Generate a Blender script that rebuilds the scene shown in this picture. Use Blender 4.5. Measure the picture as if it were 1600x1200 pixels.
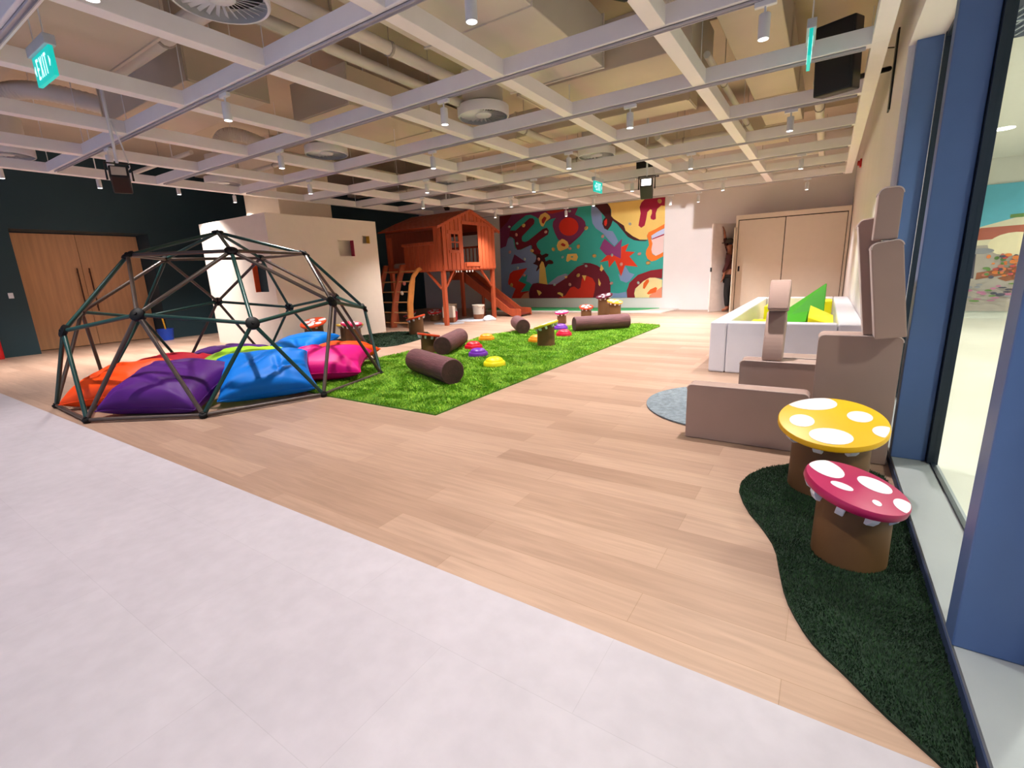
import bpy, bmesh, math, random
import numpy as np
from mathutils import Vector, Matrix, Euler
random.seed(7); RNG = np.random.default_rng(7)
for o in list(bpy.data.objects): bpy.data.objects.remove(o)
S = bpy.context.scene
COL = S.collection
PI = math.pi

# ------------------------------------------------------------------ camera, world, exposure
yaw, pitch, roll, F = -0.584425, 0.230673, 0.0412500, 735.368
fw = Vector((math.sin(yaw)*math.cos(pitch), math.cos(yaw)*math.cos(pitch), -math.sin(pitch)))
rt0 = Vector((math.cos(yaw), -math.sin(yaw), 0)); dn0 = fw.cross(rt0)
rt = rt0*math.cos(roll) + dn0*math.sin(roll); dn = -rt0*math.sin(roll) + dn0*math.cos(roll)
cam = bpy.data.cameras.new('camera'); camo = bpy.data.objects.new('camera', cam); COL.objects.link(camo)
M = Matrix((rt, -dn, -fw)).transposed().to_4x4(); M.translation = Vector((0, 0, 1.15)); camo.matrix_world = M
cam.sensor_fit = 'HORIZONTAL'; cam.sensor_width = 36.0; cam.lens = F/1600*36.0; cam.clip_start = 0.02; cam.clip_end = 100
S.camera = camo
W = bpy.data.worlds.new('world'); S.world = W; W.use_nodes = True
bg = W.node_tree.nodes['Background']; bg.inputs[0].default_value = (0.46, 0.60, 1.0, 1); bg.inputs[1].default_value = 0.8
S.view_settings.view_transform = 'Standard'; S.view_settings.look = 'None'; S.view_settings.gamma = 1.0
S.view_settings.use_curve_mapping = False; S.view_settings.exposure = 0.0
SPOT_W = 350.0      # each track spotlight
CORR_W = 260.0      # corridor downlights

# ------------------------------------------------------------------ materials
def lin(c):
    return tuple((x/255/12.92 if x/255 <= 0.04045 else ((x/255+0.055)/1.055)**2.4) for x in c)
MATS = {}
def mat(name, c, rough=0.6, metal=0.0, var=0.06, scale=8.0, bump=0.0, bscale=60.0, spec=0.5, stretch=None, sheen=0.0):
    if name in MATS: return MATS[name]
    m = bpy.data.materials.new(name); m.use_nodes = True; nt = m.node_tree; N = nt.nodes; L = nt.links
    b = N['Principled BSDF']; b.inputs['Roughness'].default_value = rough; b.inputs['Metallic'].default_value = metal
    b.inputs['Specular IOR Level'].default_value = spec
    if sheen: b.inputs['Sheen Weight'].default_value = sheen
    tc = N.new('ShaderNodeTexCoord'); mp = N.new('ShaderNodeMapping'); L.new(tc.outputs['Object'], mp.inputs[0])
    if stretch: mp.inputs['Scale'].default_value = stretch
    nz = N.new('ShaderNodeTexNoise'); nz.inputs['Scale'].default_value = scale; nz.inputs['Detail'].default_value = 4
    L.new(mp.outputs[0], nz.inputs['Vector'])
    cr = N.new('ShaderNodeMapRange'); cr.inputs[1].default_value = 0.3; cr.inputs[2].default_value = 0.7
    cr.inputs[3].default_value = 1-var; cr.inputs[4].default_value = 1+var; L.new(nz.outputs[0], cr.inputs[0])
    mx = N.new('ShaderNodeVectorMath'); mx.operation = 'SCALE'; mx.inputs[0].default_value = lin(c)
    L.new(cr.outputs[0], mx.inputs['Scale']); L.new(mx.outputs[0], b.inputs['Base Color'])
    if bump:
        n2 = N.new('ShaderNodeTexNoise'); n2.inputs['Scale'].default_value = bscale; n2.inputs['Detail'].default_value = 3
        L.new(mp.outputs[0], n2.inputs['Vector'])
        bp = N.new('ShaderNodeBump'); bp.inputs['Strength'].default_value = bump; bp.inputs['Distance'].default_value = 0.01
        L.new(n2.outputs[0], bp.inputs['Height']); L.new(bp.outputs[0], b.inputs['Normal'])
    MATS[name] = m; return m
def emis(name, c, s):
    if name in MATS: return MATS[name]
    m = bpy.data.materials.new(name); m.use_nodes = True; b = m.node_tree.nodes['Principled BSDF']
    b.inputs['Base Color'].default_value = (*lin(c), 1); b.inputs['Emission Color'].default_value = (*lin(c), 1)
    b.inputs['Emission Strength'].default_value = s; MATS[name] = m; return m
def planks(name, c1, c2, bw, rh, along='x', grain=0.25, rough=0.45, mortar=0.0015, mcol=(120, 92, 70), bump=0.05):
    m = bpy.data.materials.new(name); m.use_nodes = True; nt = m.node_tree; N = nt.nodes; L = nt.links
    b = N['Principled BSDF']; b.inputs['Roughness'].default_value = rough
    tc = N.new('ShaderNodeTexCoord'); mp = N.new('ShaderNodeMapping'); L.new(tc.outputs['Object'], mp.inputs[0])
    if along == 'y': mp.inputs['Rotation'].default_value = (0, 0, PI/2)
    br = N.new('ShaderNodeTexBrick'); br.offset = 0.37; br.inputs['Scale'].default_value = 1.0
    br.inputs['Brick Width'].default_value = bw; br.inputs['Row Height'].default_value = rh; br.inputs['Mortar Size'].default_value = mortar
    br.inputs['Mortar Smooth'].default_value = 0.3; br.inputs['Bias'].default_value = 0.0
    br.inputs['Color1'].default_value = (*lin(c1), 1); br.inputs['Color2'].default_value = (*lin(c2), 1); br.inputs['Mortar'].default_value = (*lin(mcol), 1)
    L.new(mp.outputs[0], br.inputs['Vector'])
    mp2 = N.new('ShaderNodeMapping'); mp2.inputs['Scale'].default_value = (1.6, 22, 1); L.new(mp.outputs[0], mp2.inputs[0])
    nz = N.new('ShaderNodeTexNoise'); nz.inputs['Scale'].default_value = 1.6; nz.inputs['Detail'].default_value = 7; nz.inputs['Distortion'].default_value = 0.8
    L.new(mp2.outputs[0], nz.inputs['Vector'])
    cr = N.new('ShaderNodeMapRange'); cr.inputs[1].default_value = 0.3; cr.inputs[2].default_value = 0.7
    cr.inputs[3].default_value = 1-grain; cr.inputs[4].default_value = 1+grain*0.6; L.new(nz.outputs[0], cr.inputs[0])
    mx = N.new('ShaderNodeVectorMath'); mx.operation = 'SCALE'; L.new(br.outputs[0], mx.inputs[0]); L.new(cr.outputs[0], mx.inputs['Scale'])
    L.new(mx.outputs[0], b.inputs['Base Color'])
    bp = N.new('ShaderNodeBump'); bp.inputs['Strength'].default_value = bump; bp.inputs['Distance'].default_value = 0.002
    L.new(nz.outputs[0], bp.inputs['Height']); L.new(bp.outputs[0], b.inputs['Normal'])
    MATS[name] = m; return m

# ------------------------------------------------------------------ mesh helpers
class MB:
    def __init__(s): s.v = []; s.f = []; s.m = []; s.cur = 0
    def add(s, vs, fs):
        n = len(s.v); s.v += [tuple(v) for v in vs]; s.f += [tuple(i+n for i in f) for f in fs]; s.m += [s.cur]*len(fs); return s
    def box(s, x0, x1, y0, y1, z0, z1, T=None):
        v = [(x, y, z) for x in (x0, x1) for y in (y0, y1) for z in (z0, z1)]
        if T is not None: v = [T @ Vector(p) for p in v]
        return s.add(v, [(0, 1, 3, 2), (4, 6, 7, 5), (0, 4, 5, 1), (2, 3, 7, 6), (0, 2, 6, 4), (1, 5, 7, 3)])
    def tube(s, p0, p1, r, n=10, r1=None):
        p0 = Vector(p0); p1 = Vector(p1); d = (p1-p0).normalized(); r1 = r if r1 is None else r1
        u = d.orthogonal().normalized(); w = d.cross(u); vs = []
        for p, q in ((p0, r), (p1, r1)):
            for k in range(n):
                a = 2*PI*k/n; vs.append(p+(u*math.cos(a)+w*math.sin(a))*q)
        fs = [(k, (k+1) % n, n+(k+1) % n, n+k) for k in range(n)]+[tuple(range(n))[::-1], tuple(range(n, 2*n))]
        return s.add(vs, fs)
    def path(s, pts, r, n=8):
        pts = [Vector(p) for p in pts]; vs = []; prev = None
        for i, p in enumerate(pts):
            d = (pts[min(i+1, len(pts)-1)]-pts[max(i-1, 0)]).normalized()
            u = d.orthogonal().normalized() if prev is None else (prev-d*prev.dot(d)).normalized()
            prev = u; w = d.cross(u)
            for k in range(n):
                a = 2*PI*k/n; vs.append(p+(u*math.cos(a)+w*math.sin(a))*r)
        fs = [(i*n+k, i*n+(k+1) % n, (i+1)*n+(k+1) % n, (i+1)*n+k) for i in range(len(pts)-1) for k in range(n)]
        fs += [tuple(range(n))[::-1], tuple(range((len(pts)-1)*n, len(pts)*n))]
        return s.add(vs, fs)
    def lathe(s, prof, c=(0, 0, 0), n=32, T=None):
        vs = []
        for r, z in prof:
            for k in range(n):
                a = 2*PI*k/n; p = Vector((c[0]+r*math.cos(a), c[1]+r*math.sin(a), c[2]+z)); vs.append(T @ p if T is not None else p)
        fs = [(i*n+k, i*n+(k+1) % n, (i+1)*n+(k+1) % n, (i+1)*n+k) for i in range(len(prof)-1) for k in range(n)]
        fs += [tuple(range(n))[::-1], tuple(range((len(prof)-1)*n, len(prof)*n))]
        return s.add(vs, fs)
    def prism(s, poly, a, b, axis='z', T=None):
        n = len(poly); vs = []
        for h in (a, b):
            for p in poly:
                q = {'z': (p[0], p[1], h), 'y': (p[0], h, p[1]), 'x': (h, p[0], p[1])}[axis]
                vs.append(T @ Vector(q) if T is not None else q)
        fs = [(k, (k+1) % n, n+(k+1) % n, n+k) for k in range(n)]+[tuple(range(n))[::-1], tuple(range(n, 2*n))]
        return s.add(vs, fs)
    def build(s, name, mats, parent=None, bevel=0.0, smooth=False, seg=2, fix=True):
        me = bpy.data.meshes.new(name); me.from_pydata(s.v, [], s.f)
        if not isinstance(mats, (list, tuple)): mats = [mats]
        for m in mats: me.materials.append(m)
        if len(mats) > 1: me.polygons.foreach_set('material_index', s.m)
        if fix:
            b = bmesh.new(); b.from_mesh(me); bmesh.ops.recalc_face_normals(b, faces=b.faces); b.to_mesh(me); b.free()
        o = bpy.data.objects.new(name, me); COL.objects.link(o)
        if smooth:
            me.polygons.foreach_set('use_smooth', [True]*len(me.polygons))
        if smooth == 'auto':
            me.polygons.foreach_set('use_smooth', [True]*len(me.polygons))
            try: me.set_sharp_from_angle(angle=0.7)
            except Exception: pass
        if bevel:
            md = o.modifiers.new('bevel', 'BEVEL'); md.width = bevel; md.segments = seg; md.limit_method = 'ANGLE'; md.angle_limit = 0.6
        if parent is not None: o.parent = parent
        me.update(); return o
def tag(o, label=None, cat=None, group=None, kind=None):
    if label: o['label'] = label
    if cat: o['category'] = cat
    if group: o['group'] = group
    if kind: o['kind'] = kind
    return o
def thing(name, label, cat, loc=(0, 0, 0), rz=0.0, group=None):
    o = bpy.data.objects.new(name, None); COL.objects.link(o); o.location = loc; o.rotation_euler = (0, 0, rz)
    o.empty_display_size = 0.05; return tag(o, label, cat, group)
def struct(o): o['kind'] = 'structure'; return o
def copy_tree(o, parent=None):
    c = o.copy(); COL.objects.link(c)
    if parent is not None: c.parent = parent
    for ch in list(KIDS.get(o.name, [])): copy_tree(ch, c)
    return c
KIDS = {}
def reg(root):
    KIDS.clear()
    for o in bpy.data.objects:
        if o.parent: KIDS.setdefault(o.parent.name, []).append(o)

m_white = mat('white_wall_paint', (232, 226, 224), 0.75, var=0.02, scale=2)
m_wood_floor = planks('oak_vinyl_planks', (184, 153, 132), (162, 131, 111), 1.22, 0.165, 'x', 0.13, 0.42, 0.0010, (150, 120, 96), 0.04)
m_tile = mat('grey_vinyl_tiles', (186, 179, 185), 0.5, var=0.045, scale=3.0)
m_dark = mat('dark_teal_wall_paint', (24, 54, 62), 0.65, var=0.05, scale=1.5)
m_grid = mat('white_grid_metal', (240, 236, 238), 0.5, var=0.015)
m_over = mat('beige_plenum_paint', (198, 182, 164), 0.8, var=0.06, scale=1.2)
m_duct = mat('painted_duct', (206, 192, 174), 0.6, var=0.05, scale=1.8)
m_ductw = mat('painted_duct_pale', (214, 206, 196), 0.55, var=0.04, scale=2)
m_black = mat('black_plastic', (14, 14, 15), 0.45, var=0.1)
m_lampw = mat('lamp_white_enamel', (228, 228, 232), 0.35, var=0.01)
m_bluemetal = mat('slate_blue_metal', (84, 110, 156), 0.45, var=0.03, metal=0.0)
m_sill = mat('grey_sill_stone', (150, 154, 156), 0.4, var=0.05, scale=4)
m_lens = emis('lamp_lens_glow', (255, 250, 245), 14.0)

# ------------------------------------------------------------------ room shell
XL, XR, YB, ZC = -12.6, 0.36, 13.38, 3.9
YF = -4.0
o = MB().box(XL-2.2, 0.40, 1.225, YB+0.1, -0.1, 0.0).build('floor', m_wood_floor); struct(o)
def tile_mat():
    m = m_tile; nt = m.node_tree; N = nt.nodes; L = nt.links
    b = N['Principled BSDF']; src = b.inputs['Base Color'].links[0].from_socket
    tc = N.new('ShaderNodeTexCoord'); br = N.new('ShaderNodeTexBrick'); br.offset = 0.5
    for k, v in (('Scale', 1.0), ('Brick Width', 0.92), ('Row Height', 0.46), ('Mortar Size', 0.0012)): br.inputs[k].default_value = v
    br.inputs['Color1'].default_value = (1, 1, 1, 1); br.inputs['Color2'].default_value = (0.97, 0.965, 0.97, 1); br.inputs['Mortar'].default_value = (0.88, 0.88, 0.88, 1)
    L.new(tc.outputs['Object'], br.inputs['Vector'])
    n2 = N.new('ShaderNodeTexNoise'); n2.inputs['Scale'].default_value = 14; n2.inputs['Detail'].default_value = 6; L.new(tc.outputs['Object'], n2.inputs['Vector'])
    mr = N.new('ShaderNodeMapRange'); mr.inputs[1].default_value = .35; mr.inputs[2].default_value = .65; mr.inputs[3].default_value = .955; mr.inputs[4].default_value = 1.03; L.new(n2.outputs[0], mr.inputs[0])
    v1 = N.new('ShaderNodeVectorMath'); v1.operation = 'MULTIPLY'; L.new(src, v1.inputs[0]); L.new(br.outputs[0], v1.inputs[1])
    v2 = N.new('ShaderNodeVectorMath'); v2.operation = 'SCALE'; L.new(v1.outputs[0], v2.inputs[0]); L.new(mr.outputs[0], v2.inputs['Scale'])
    L.new(v2.outputs[0], b.inputs['Base Color'])
tile_mat()
o = MB().box(XL-2.2, 0.40, YF, 1.2248, -0.1, 0.0).build('floor_tiles', m_tile); o.name = 'floor.001'; struct(o)
# left wall with a deep door niche
DY0, DY1, DZ, DX = 2.58, 4.76, 2.32, XL-0.62
b = MB(); b.box(XL-0.15, XL, YF, DY0, 0, ZC); b.box(XL-0.15, XL, DY1, YB, 0, ZC); b.box(XL-0.15, XL, DY0, DY1, DZ, ZC)
b.box(DX, XL-0.15, DY0-0.1, DY0, 0, DZ); b.box(DX, XL-0.15, DY1, DY1+0.1, 0, DZ); b.box(DX, XL-0.15, DY0-0.1, DY1+0.1, DZ, DZ+0.1)
b.box(DX-0.15, DX-0.06, DY0-0.1, DY1+0.1, 0, DZ+0.1)
struct(b.build('wall_left', m_dark))
m_doorwood = mat('door_oak_veneer', (208, 158, 114), 0.5, var=0.10, scale=3, stretch=(1, 6, 0.35))
d = thing('door_1', None, None, (DX, (DY0+DY1)/2, 0)); d['kind'] = 'structure'
hw = (DY1-DY0)/2-0.012
for sgn in (-1, 1):
    lf = MB().box(-0.05, 0.0, min(0.004*sgn, hw*sgn), max(0.004*sgn, hw*sgn), 0.01, DZ-0.02).build('door_leaf', m_doorwood, d, 0.003)
    h = MB(); h.tube((0.06, 0.10*sgn, 0.72), (0.06, 0.10*sgn, 1.62), 0.013); h.tube((0, 0.10*sgn, 0.8), (0.06, 0.10*sgn, 0.8), 0.009); h.tube((0, 0.10*sgn, 1.54), (0.06, 0.10*sgn, 1.54), 0.009)
    h.build('pull_handle', mat('bronze_handle', (96, 60, 40), 0.4, metal=0.6), lf, smooth='auto')
struct(MB().box(XL-0.15, 0.6, YB, YB+0.15, 0, ZC).build('wall_back', m_white))
b = MB(); b.box(XR, 0.75, 4.93, YB, 0, ZC); b.box(XR, 0.75, YF, 4.93, 2.66, ZC)
struct(b.build('wall_right', m_white))
struct(MB().box(XL-0.15, 0.75, YF, YB+0.15, ZC, ZC+0.15).build('ceiling', m_over))

# ------------------------------------------------------------------ window wall
b = MB(); b.box(0.40, 0.60, YF, 4.93, -0.1, 0.045); struct(b.build('trim_1', mat('dark_blue_kerb', (52, 66, 96), 0.5, var=0.04)))
struct(MB().box(0.405, 0.60, YF, 4.93, 0.045, 0.062).build('trim_2', m_sill))
m_glass = bpy.data.materials.new('window_glass'); m_glass.use_nodes = True
g = m_glass.node_tree.nodes; gl = m_glass.node_tree.links; gb = g['Principled BSDF']
tr = g.new('ShaderNodeBsdfTransparent'); tr.inputs[0].default_value = (0.93, 0.97, 0.96, 1)
gs = g.new('ShaderNodeBsdfGlossy'); gs.inputs['Roughness'].default_value = 0.01; gs.inputs[0].default_value = (1, 1, 1, 1)
mxs = g.new('ShaderNodeMixShader'); mxs.inputs[0].default_value = 0.05
gl.new(tr.outputs[0], mxs.inputs[1]); gl.new(gs.outputs[0], mxs.inputs[2])
gl.new(mxs.outputs[0], g['Material Output'].inputs['Surface'])
m_frame = mat('dark_window_gasket', (22, 34, 46), 0.4)
FY = [4.84, 3.22, 1.62, 0.02, -1.58, -3.18]
for i, y in enumerate(FY):
    fin = MB().box(0.40, 0.548, y, y+0.09, 0.062, 2.66).build('trim_%d' % (i+3), m_bluemetal, None, 0.004); struct(fin)
    y0 = y+0.09; y1 = 4.93 if i == 0 else FY[i-1]
    if i == 0: continue
    w = thing('window_%d' % i, None, None, (0.575, (y0+y1)/2, 0.062)); w['kind'] = 'structure'
    h = (y1-y0)/2; zt = 2.66-0.062
    fb = MB(); fb.box(-0.024, 0.02, -h-0.09, -h+0.015, 0, zt); fb.box(-0.024, 0.02, h-0.035, h, 0, zt); fb.box(-0.010, 0.008, -h+.015, h-.035, 0, 0.010); fb.box(-0.02, 0.02, -h+.015, h-.035, zt-0.03, zt)
    fb.build('window_frame', m_frame, w)
    MB().box(-0.003, 0.003, -h+.015, h-.035, 0.012, zt-0.03).build('glass', m_glass, w)
# pale vertical window profile glimpsed between the fins
# corridor outside
m_corf = mat('corridor_pale_floor', (214, 210, 196), 0.35, var=0.05, scale=2)
m_corw = mat('corridor_wall_paint', (214, 214, 204), 0.7, var=0.02)
struct(MB().box(0.60, 5.5, YF, 12.15, -0.1, 0.0).build('floor.002', m_corf))
struct(MB().box(0.75, 5.5, YF, 12.15, 2.75, 2.85).build('ceiling.001', m_corw))
struct(MB().box(0.75, 5.5, 12.0, 12.15, 0, 2.75).build('wall_corridor_end', m_corw))
struct(MB().box(5.5, 5.6, YF, 12.15, 0, 2.85).build('wall_corridor_side', m_corw))

# ------------------------------------------------------------------ ceiling grid (setting)
GZ0, GZ1 = 2.70, 2.82
AX = [0.185, -1.09, -2.37, -3.64, -4.91, -6.19, -7.46, -8.80]
BY = [-2.65, -1.40, -0.15, 1.10, 2.36, 3.61, 4.87, 6.12, 7.38, 8.63, 9.89, 11.14]
tn = 9
for x in AX:
    w = 0.055
    t = MB().box(x-w, x+w, YF+0.2, 11.3, GZ0+0.001, GZ1-0.001).build('trim_%d' % tn, m_grid, None, 0.004); struct(t); tn += 1
    for y in BY[2::2]:
        MB().tube((x, y, GZ1), (x, y, ZC), 0.004, 5).build('hanger_rod', m_lampw, t)
for y in BY:
    t = MB().box(-8.85, 0.24, y-0.045, y+0.045, GZ0, GZ1).build('trim_%d' % tn, m_grid, None, 0.004); struct(t); tn += 1
    k = MB(); k.box(-8.6, 0.1, y-0.018, y-0.012, GZ0-0.018, GZ0); k.box(-8.6, 0.1, y+0.012, y+0.018, GZ0-0.018, GZ0); k.box(-8.6, 0.1, y-0.018, y+0.018, GZ0-0.004, GZ0)
    k.build('light_track', mat('track_grey', (186, 180, 186), 0.4), t)

# ------------------------------------------------------------------ track spotlights
def make_spot(first=True):
    t = thing('track_spotlight', 'small white cylindrical spotlight hanging from a white ceiling grid beam', 'spotlight', group='white spotlights under the ceiling grid')
    MB().box(-0.06, 0.06, -0.016, 0.016, -0.035, -0.005).build('track_adapter', m_lampw, t, 0.003)
    MB().tube((0, 0, -0.035), (0, 0, -0.075), 0.007).build('stem', m_lampw, t)
    MB().lathe([(0.001, 0.0), (0.030, 0.0), (0.033, -0.004), (0.033, -0.135), (0.029, -0.135), (0.029, -0.128), (0.001, -0.128)], (0, 0, -0.075), 20).build('lamp_housing', m_lampw, t, smooth='auto')
    MB().lathe([(0.001, 0), (0.0275, 0), (0.0275, -0.002), (0.001, -0.002)], (0, 0, -0.204), 16).build('lens', m_lens, t)
    return t
spots = []
for i in range(7):
    for j in range(-3, 8):
        if (i+j) % 2 == 0: continue
        x = -0.45-1.275*i; y = 2.36+1.255*j
        if i == 6: continue
        spots.append((x, y))
spots += [(-2.43, 11.2)]
HIGH = [(-10.1, 2.15), (-10.1, 3.28), (-9.95, 4.38), (-10.2, 5.5)]     # row fixed higher, outside the grid
spots += HIGH
base = make_spot(); reg(base)
ORD = ['first', 'second', 'third', 'fourth', 'fifth', 'sixth', 'seventh', 'eighth', 'ninth', 'tenth', 'eleventh', 'twelfth']
def spot_label(x, y):
    rows = sorted({round(q[1], 2) for q in spots if q not in HIGH}); vis = [r for r in rows if r > 2]; r = round(y, 2)
    mates = sorted([q[0] for q in spots if round(q[1], 2) == r and q not in HIGH], reverse=True)
    if (x, y) in HIGH: return 'white spotlight beyond the grid near the dark wall, %s of four from the camera' % ORD[HIGH.index((x, y))]
    if r in vis: return 'white track spotlight on the %s beam across from the camera, %s from the right wall' % (ORD[vis.index(r)], ORD[mates.index(x)])
    return 'white track spotlight overhead behind the view, %s beam back, %s from the right wall' % (ORD[[q for q in rows if q < 2][::-1].index(r)], ORD[mates.index(x)])
ld = bpy.data.lights.new('spot_light', 'SPOT'); ld.energy = SPOT_W; ld.spot_size = math.radians(84); ld.spot_blend = 0.95; ld.shadow_soft_size = 0.03
ld.color = (1.0, 0.93, 0.90)
l_near = ld.copy(); l_near.energy = SPOT_W*.47; l_mid = ld.copy(); l_mid.energy = SPOT_W*.68; l_high = ld.copy(); l_high.energy = SPOT_W*1.5; l_high.spot_size = math.radians(115); l_edge = ld.copy(); l_edge.energy = SPOT_W*.8; l_edge.spot_size = math.radians(104); l_far = ld.copy(); l_far.energy = SPOT_W*1.15; l_far.spot_size = math.radians(118)
for k, (x, y) in enumerate(spots):
    t = base if k == 0 else copy_tree(base)
    zt = GZ0-0.013+(.30 if (x, y) in HIGH else 0); t.location = (x, y, zt); t['label'] = spot_label(x, y)
    if (x, y) in HIGH: MB().tube((0, 0, 0), (0, 0, ZC-zt), .008).build('drop_rod', m_lampw, t)
    l_ = l_near if y < 0.5 else (l_mid if y < 3 and x > -7 else ((l_far if y > 6.5 and x < -1 else (l_edge if x > -1 and y > 3 else ld)) if (x, y) not in HIGH else l_high))
    lo = bpy.data.objects.new('spot_light', l_); COL.objects.link(lo); lo.location = (x, y, zt-0.212)
# ------------------------------------------------------------------ plenum: ducts, pipes, diffusers
def duct(x0, x1, y0, y1, z0, z1, label, m=None, flange='y'):
    t = thing('air_duct', label, 'air duct', ((x0+x1)/2, (y0+y1)/2, z0)); a = (x1-x0)/2; c = (y1-y0)/2; h = z1-z0
    MB().box(-a, a, -c, c, 0, h).build('duct_body', m or m_duct, t, 0.008)
    n = max(1, int((2*c if flange == 'y' else 2*a)/1.2)); q = 0.012
    for k in range(n+1):
        if flange == 'y': y = -c+2*c*k/n; y = max(-c+.02, min(c-.02, y)); MB().box(-a-q, a+q, y-.012, y+.012, -q, h+q).build('flange', m or m_duct, t)
        else: x = -a+2*a*k/n; x = max(-a+.02, min(a-.02, x)); MB().box(x-.012, x+.012, -c-q, c+q, -q, h+q).build('flange', m or m_duct, t)
    sb = MB()
    for sx in (-a+.05, a-.05):
        for sy in (-c+.3, c-.3): sb.tube((sx, sy, h), (sx, sy, ZC-z0), 0.005, 5)
    sb.build('hanger_rods', m_lampw, t); return t
duct(-2.95, -1.93, -0.6, 4.7, 3.0, 3.42, 'wide pale air duct running away from the big round vent, nearest of the ducts', m_ductw)
duct(-2.95, -1.15, 4.78, 5.65, 3.0, 3.42, 'air duct elbow section crossing behind the pale wide duct', None, 'x')
duct(-0.95, -0.48, 3.0, 8.6, 3.14, 3.5, 'long narrow yellowish air duct beside the wall speaker')
duct(-5.75, -4.35, -0.4, 2.05, 3.02, 3.4, 'broad flat air duct above the green exit sign at upper left')
duct(-7.3, -5.2, 2.55, 3.35, 3.05, 3.45, 'short cross air duct behind the exit sign', None, 'x')
duct(-5.6, -4.6, 3.9, 6.6, 3.05, 3.45, 'air duct above the front of the white playhouse wall')
duct(-5.4, -1.6, 6.65, 7.05, 3.15, 3.5, 'cross air duct over the middle of the green rug', None, 'x')
duct(-5.0, -0.7, 9.0, 9.7, 3.1, 3.5, 'cross air duct nearest the mural wall', None, 'x')
duct(-4.28, -3.85, 0.3, 3.2, 3.3, 3.62, 'slim air duct between the two nearest round vents')
struct(MB().box(-12.5, 0.3, 5.9, 6.3, 3.62, ZC-.002).box(-12.5, 0.3, 10.2, 10.6, 3.62, ZC-.002).box(-12.5, 0.3, 1.6, 2.0, 3.62, ZC-.002).build('trim_40', m_over))
def pipe(pts, r, label, m=None):
    c = Vector(pts[0]); t = thing('ceiling_pipe', label, 'pipe', c)
    MB().path([Vector(p)-c for p in pts], r, 12).build('pipe_run', m or m_ductw, t, smooth='auto')
    for i in range(len(pts)-1):
        a, b_ = Vector(pts[i]), Vector(pts[i+1]); n = int((b_-a).length/1.6)
        for k in range(n):
            p = a.lerp(b_, (k+.5)/n)-c; dd = (b_-a).normalized()
            cl = MB(); cl.tube(p-dd*.012, p+dd*.012, r*1.18, 12); cl.tube(p+Vector((0, 0, r)), p+Vector((0, 0, ZC-c.z)), 0.004, 5); cl.build('clamp', mat('pipe_clamp', (170, 160, 150), 0.5), t)
    return t
pipe([(-3.08, -1, 2.93), (-3.08, 3.9, 2.93)], 0.05, 'thick pale pipe beside the wide air duct')
pipe([(-3.52, 1.3, 2.98), (-3.52, 8.6, 2.98)], 0.045, 'long pale pipe passing above the nearer round vents')
pipe([(-5.6, 2.16, 3.12), (-3.70, 2.16, 3.12)], 0.07, 'thick pale cross pipe behind the nearest light beam')
pipe([(-1.65, 2.0, 3.55), (-1.65, 3.2, 3.55), (-1.55, 3.35, 3.5), (-1.2, 3.7, 3.42)], 0.022, 'thin bent conduit near the black ceiling speaker')
pipe([(-1.05, 4.9, 2.95), (-1.05, 8.3, 2.95)], 0.03, 'thin pipe beside the narrow yellowish duct')
pipe([(-6.7, 4.0, 2.96), (-6.7, 10.9, 2.96)], 0.04, 'pale pipe above the tree house roof')
pipe([(-2.15, 7.2, 2.93), (-2.15, 11.3, 2.93)], 0.045, 'pale pipe ending at the mural end of the ceiling')
pipe([(-8.0, 10.4, 3.0), (-0.2, 10.4, 3.0)], 0.035, 'cross pipe nearest the mural wall')
pipe([(-0.25, 6.5, 3.0), (-0.25, 12.8, 3.0)], 0.05, 'pipe above the foam pit beside the right wall')
pipe([(-4.6, 7.95, 2.98), (-1.1, 7.95, 2.98)], 0.05, 'cross pipe over the far end of the rug')
# cable loops and junction box
t = thing('junction_box', 'grey electrical box with hanging cables above the grid', 'electrical box', (-1.25, 4.28, 3.18))
MB().box(-.13, .13, -.1, .1, 0, .28).build('enclosure', mat('grey_box', (190, 184, 176), 0.5), t, .006)
for k in range(4):
    x = -.08+.05*k; pts = [(x, 0, 0.005)]+[(x+.1*math.sin(a), .02*k, -.17*math.sin(a)) for a in np.linspace(.2, PI-.2, 7)]+[(x+.16+.02*k, .02*k, .12)]
    MB().path(pts, .009, 6).build('cable', m_ductw, t, smooth=True)

def make_diffuser():
    t = thing('round_ceiling_vent', 'round white swirl air vent', 'air vent')
    MB().lathe([(0.236, 0.0), (0.25, 0.0), (0.256, 0.01), (0.256, 0.10), (0.236, 0.10)], (0, 0, 0), 48).build('outer_ring', m_lampw, t, smooth='auto')
    # ring is open in the middle: rebuild its caps away
    r = t.children[0] if t.children else bpy.data.objects[-1]
    me = r.data; bm = bmesh.new(); bm.from_mesh(me)
    bmesh.ops.delete(bm, geom=[f for f in bm.faces if len(f.verts) > 10], context='FACES_ONLY'); bm.to_mesh(me); bm.free()
    MB().lathe([(0.001, .085), (0.235, .085), (0.235, .095), (0.001, .095)], (0, 0, 0), 40).build('back_plate', mat('vent_dark_inside', (40, 36, 34), 0.8), t)
    vb = MB()
    for k in range(30):
        T = Matrix.Rotation(2*PI*k/30, 4, 'Z') @ Matrix.Translation((0, 0, .035)) @ Matrix.Rotation(0.72, 4, 'X')
        vb.box(0.075, 0.238, -0.011, 0.011, -0.0012, 0.0012, T)
    vb.build('swirl_vanes', m_lampw, t)
    MB().lathe([(0.001, .012), (0.07, .012), (0.08, .02), (0.08, .05), (0.001, .05)], (0, 0, 0), 28).build('centre_disc', m_lampw, t, smooth='auto')
    MB().lathe([(0.001, .10), (0.15, .10), (0.20, .13), (0.20, .45), (0.001, .45)], (0, 0, 0), 24).build('plenum_neck', m_ductw, t, smooth='auto')
    return t
bpy.context.view_layer.update()
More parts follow.
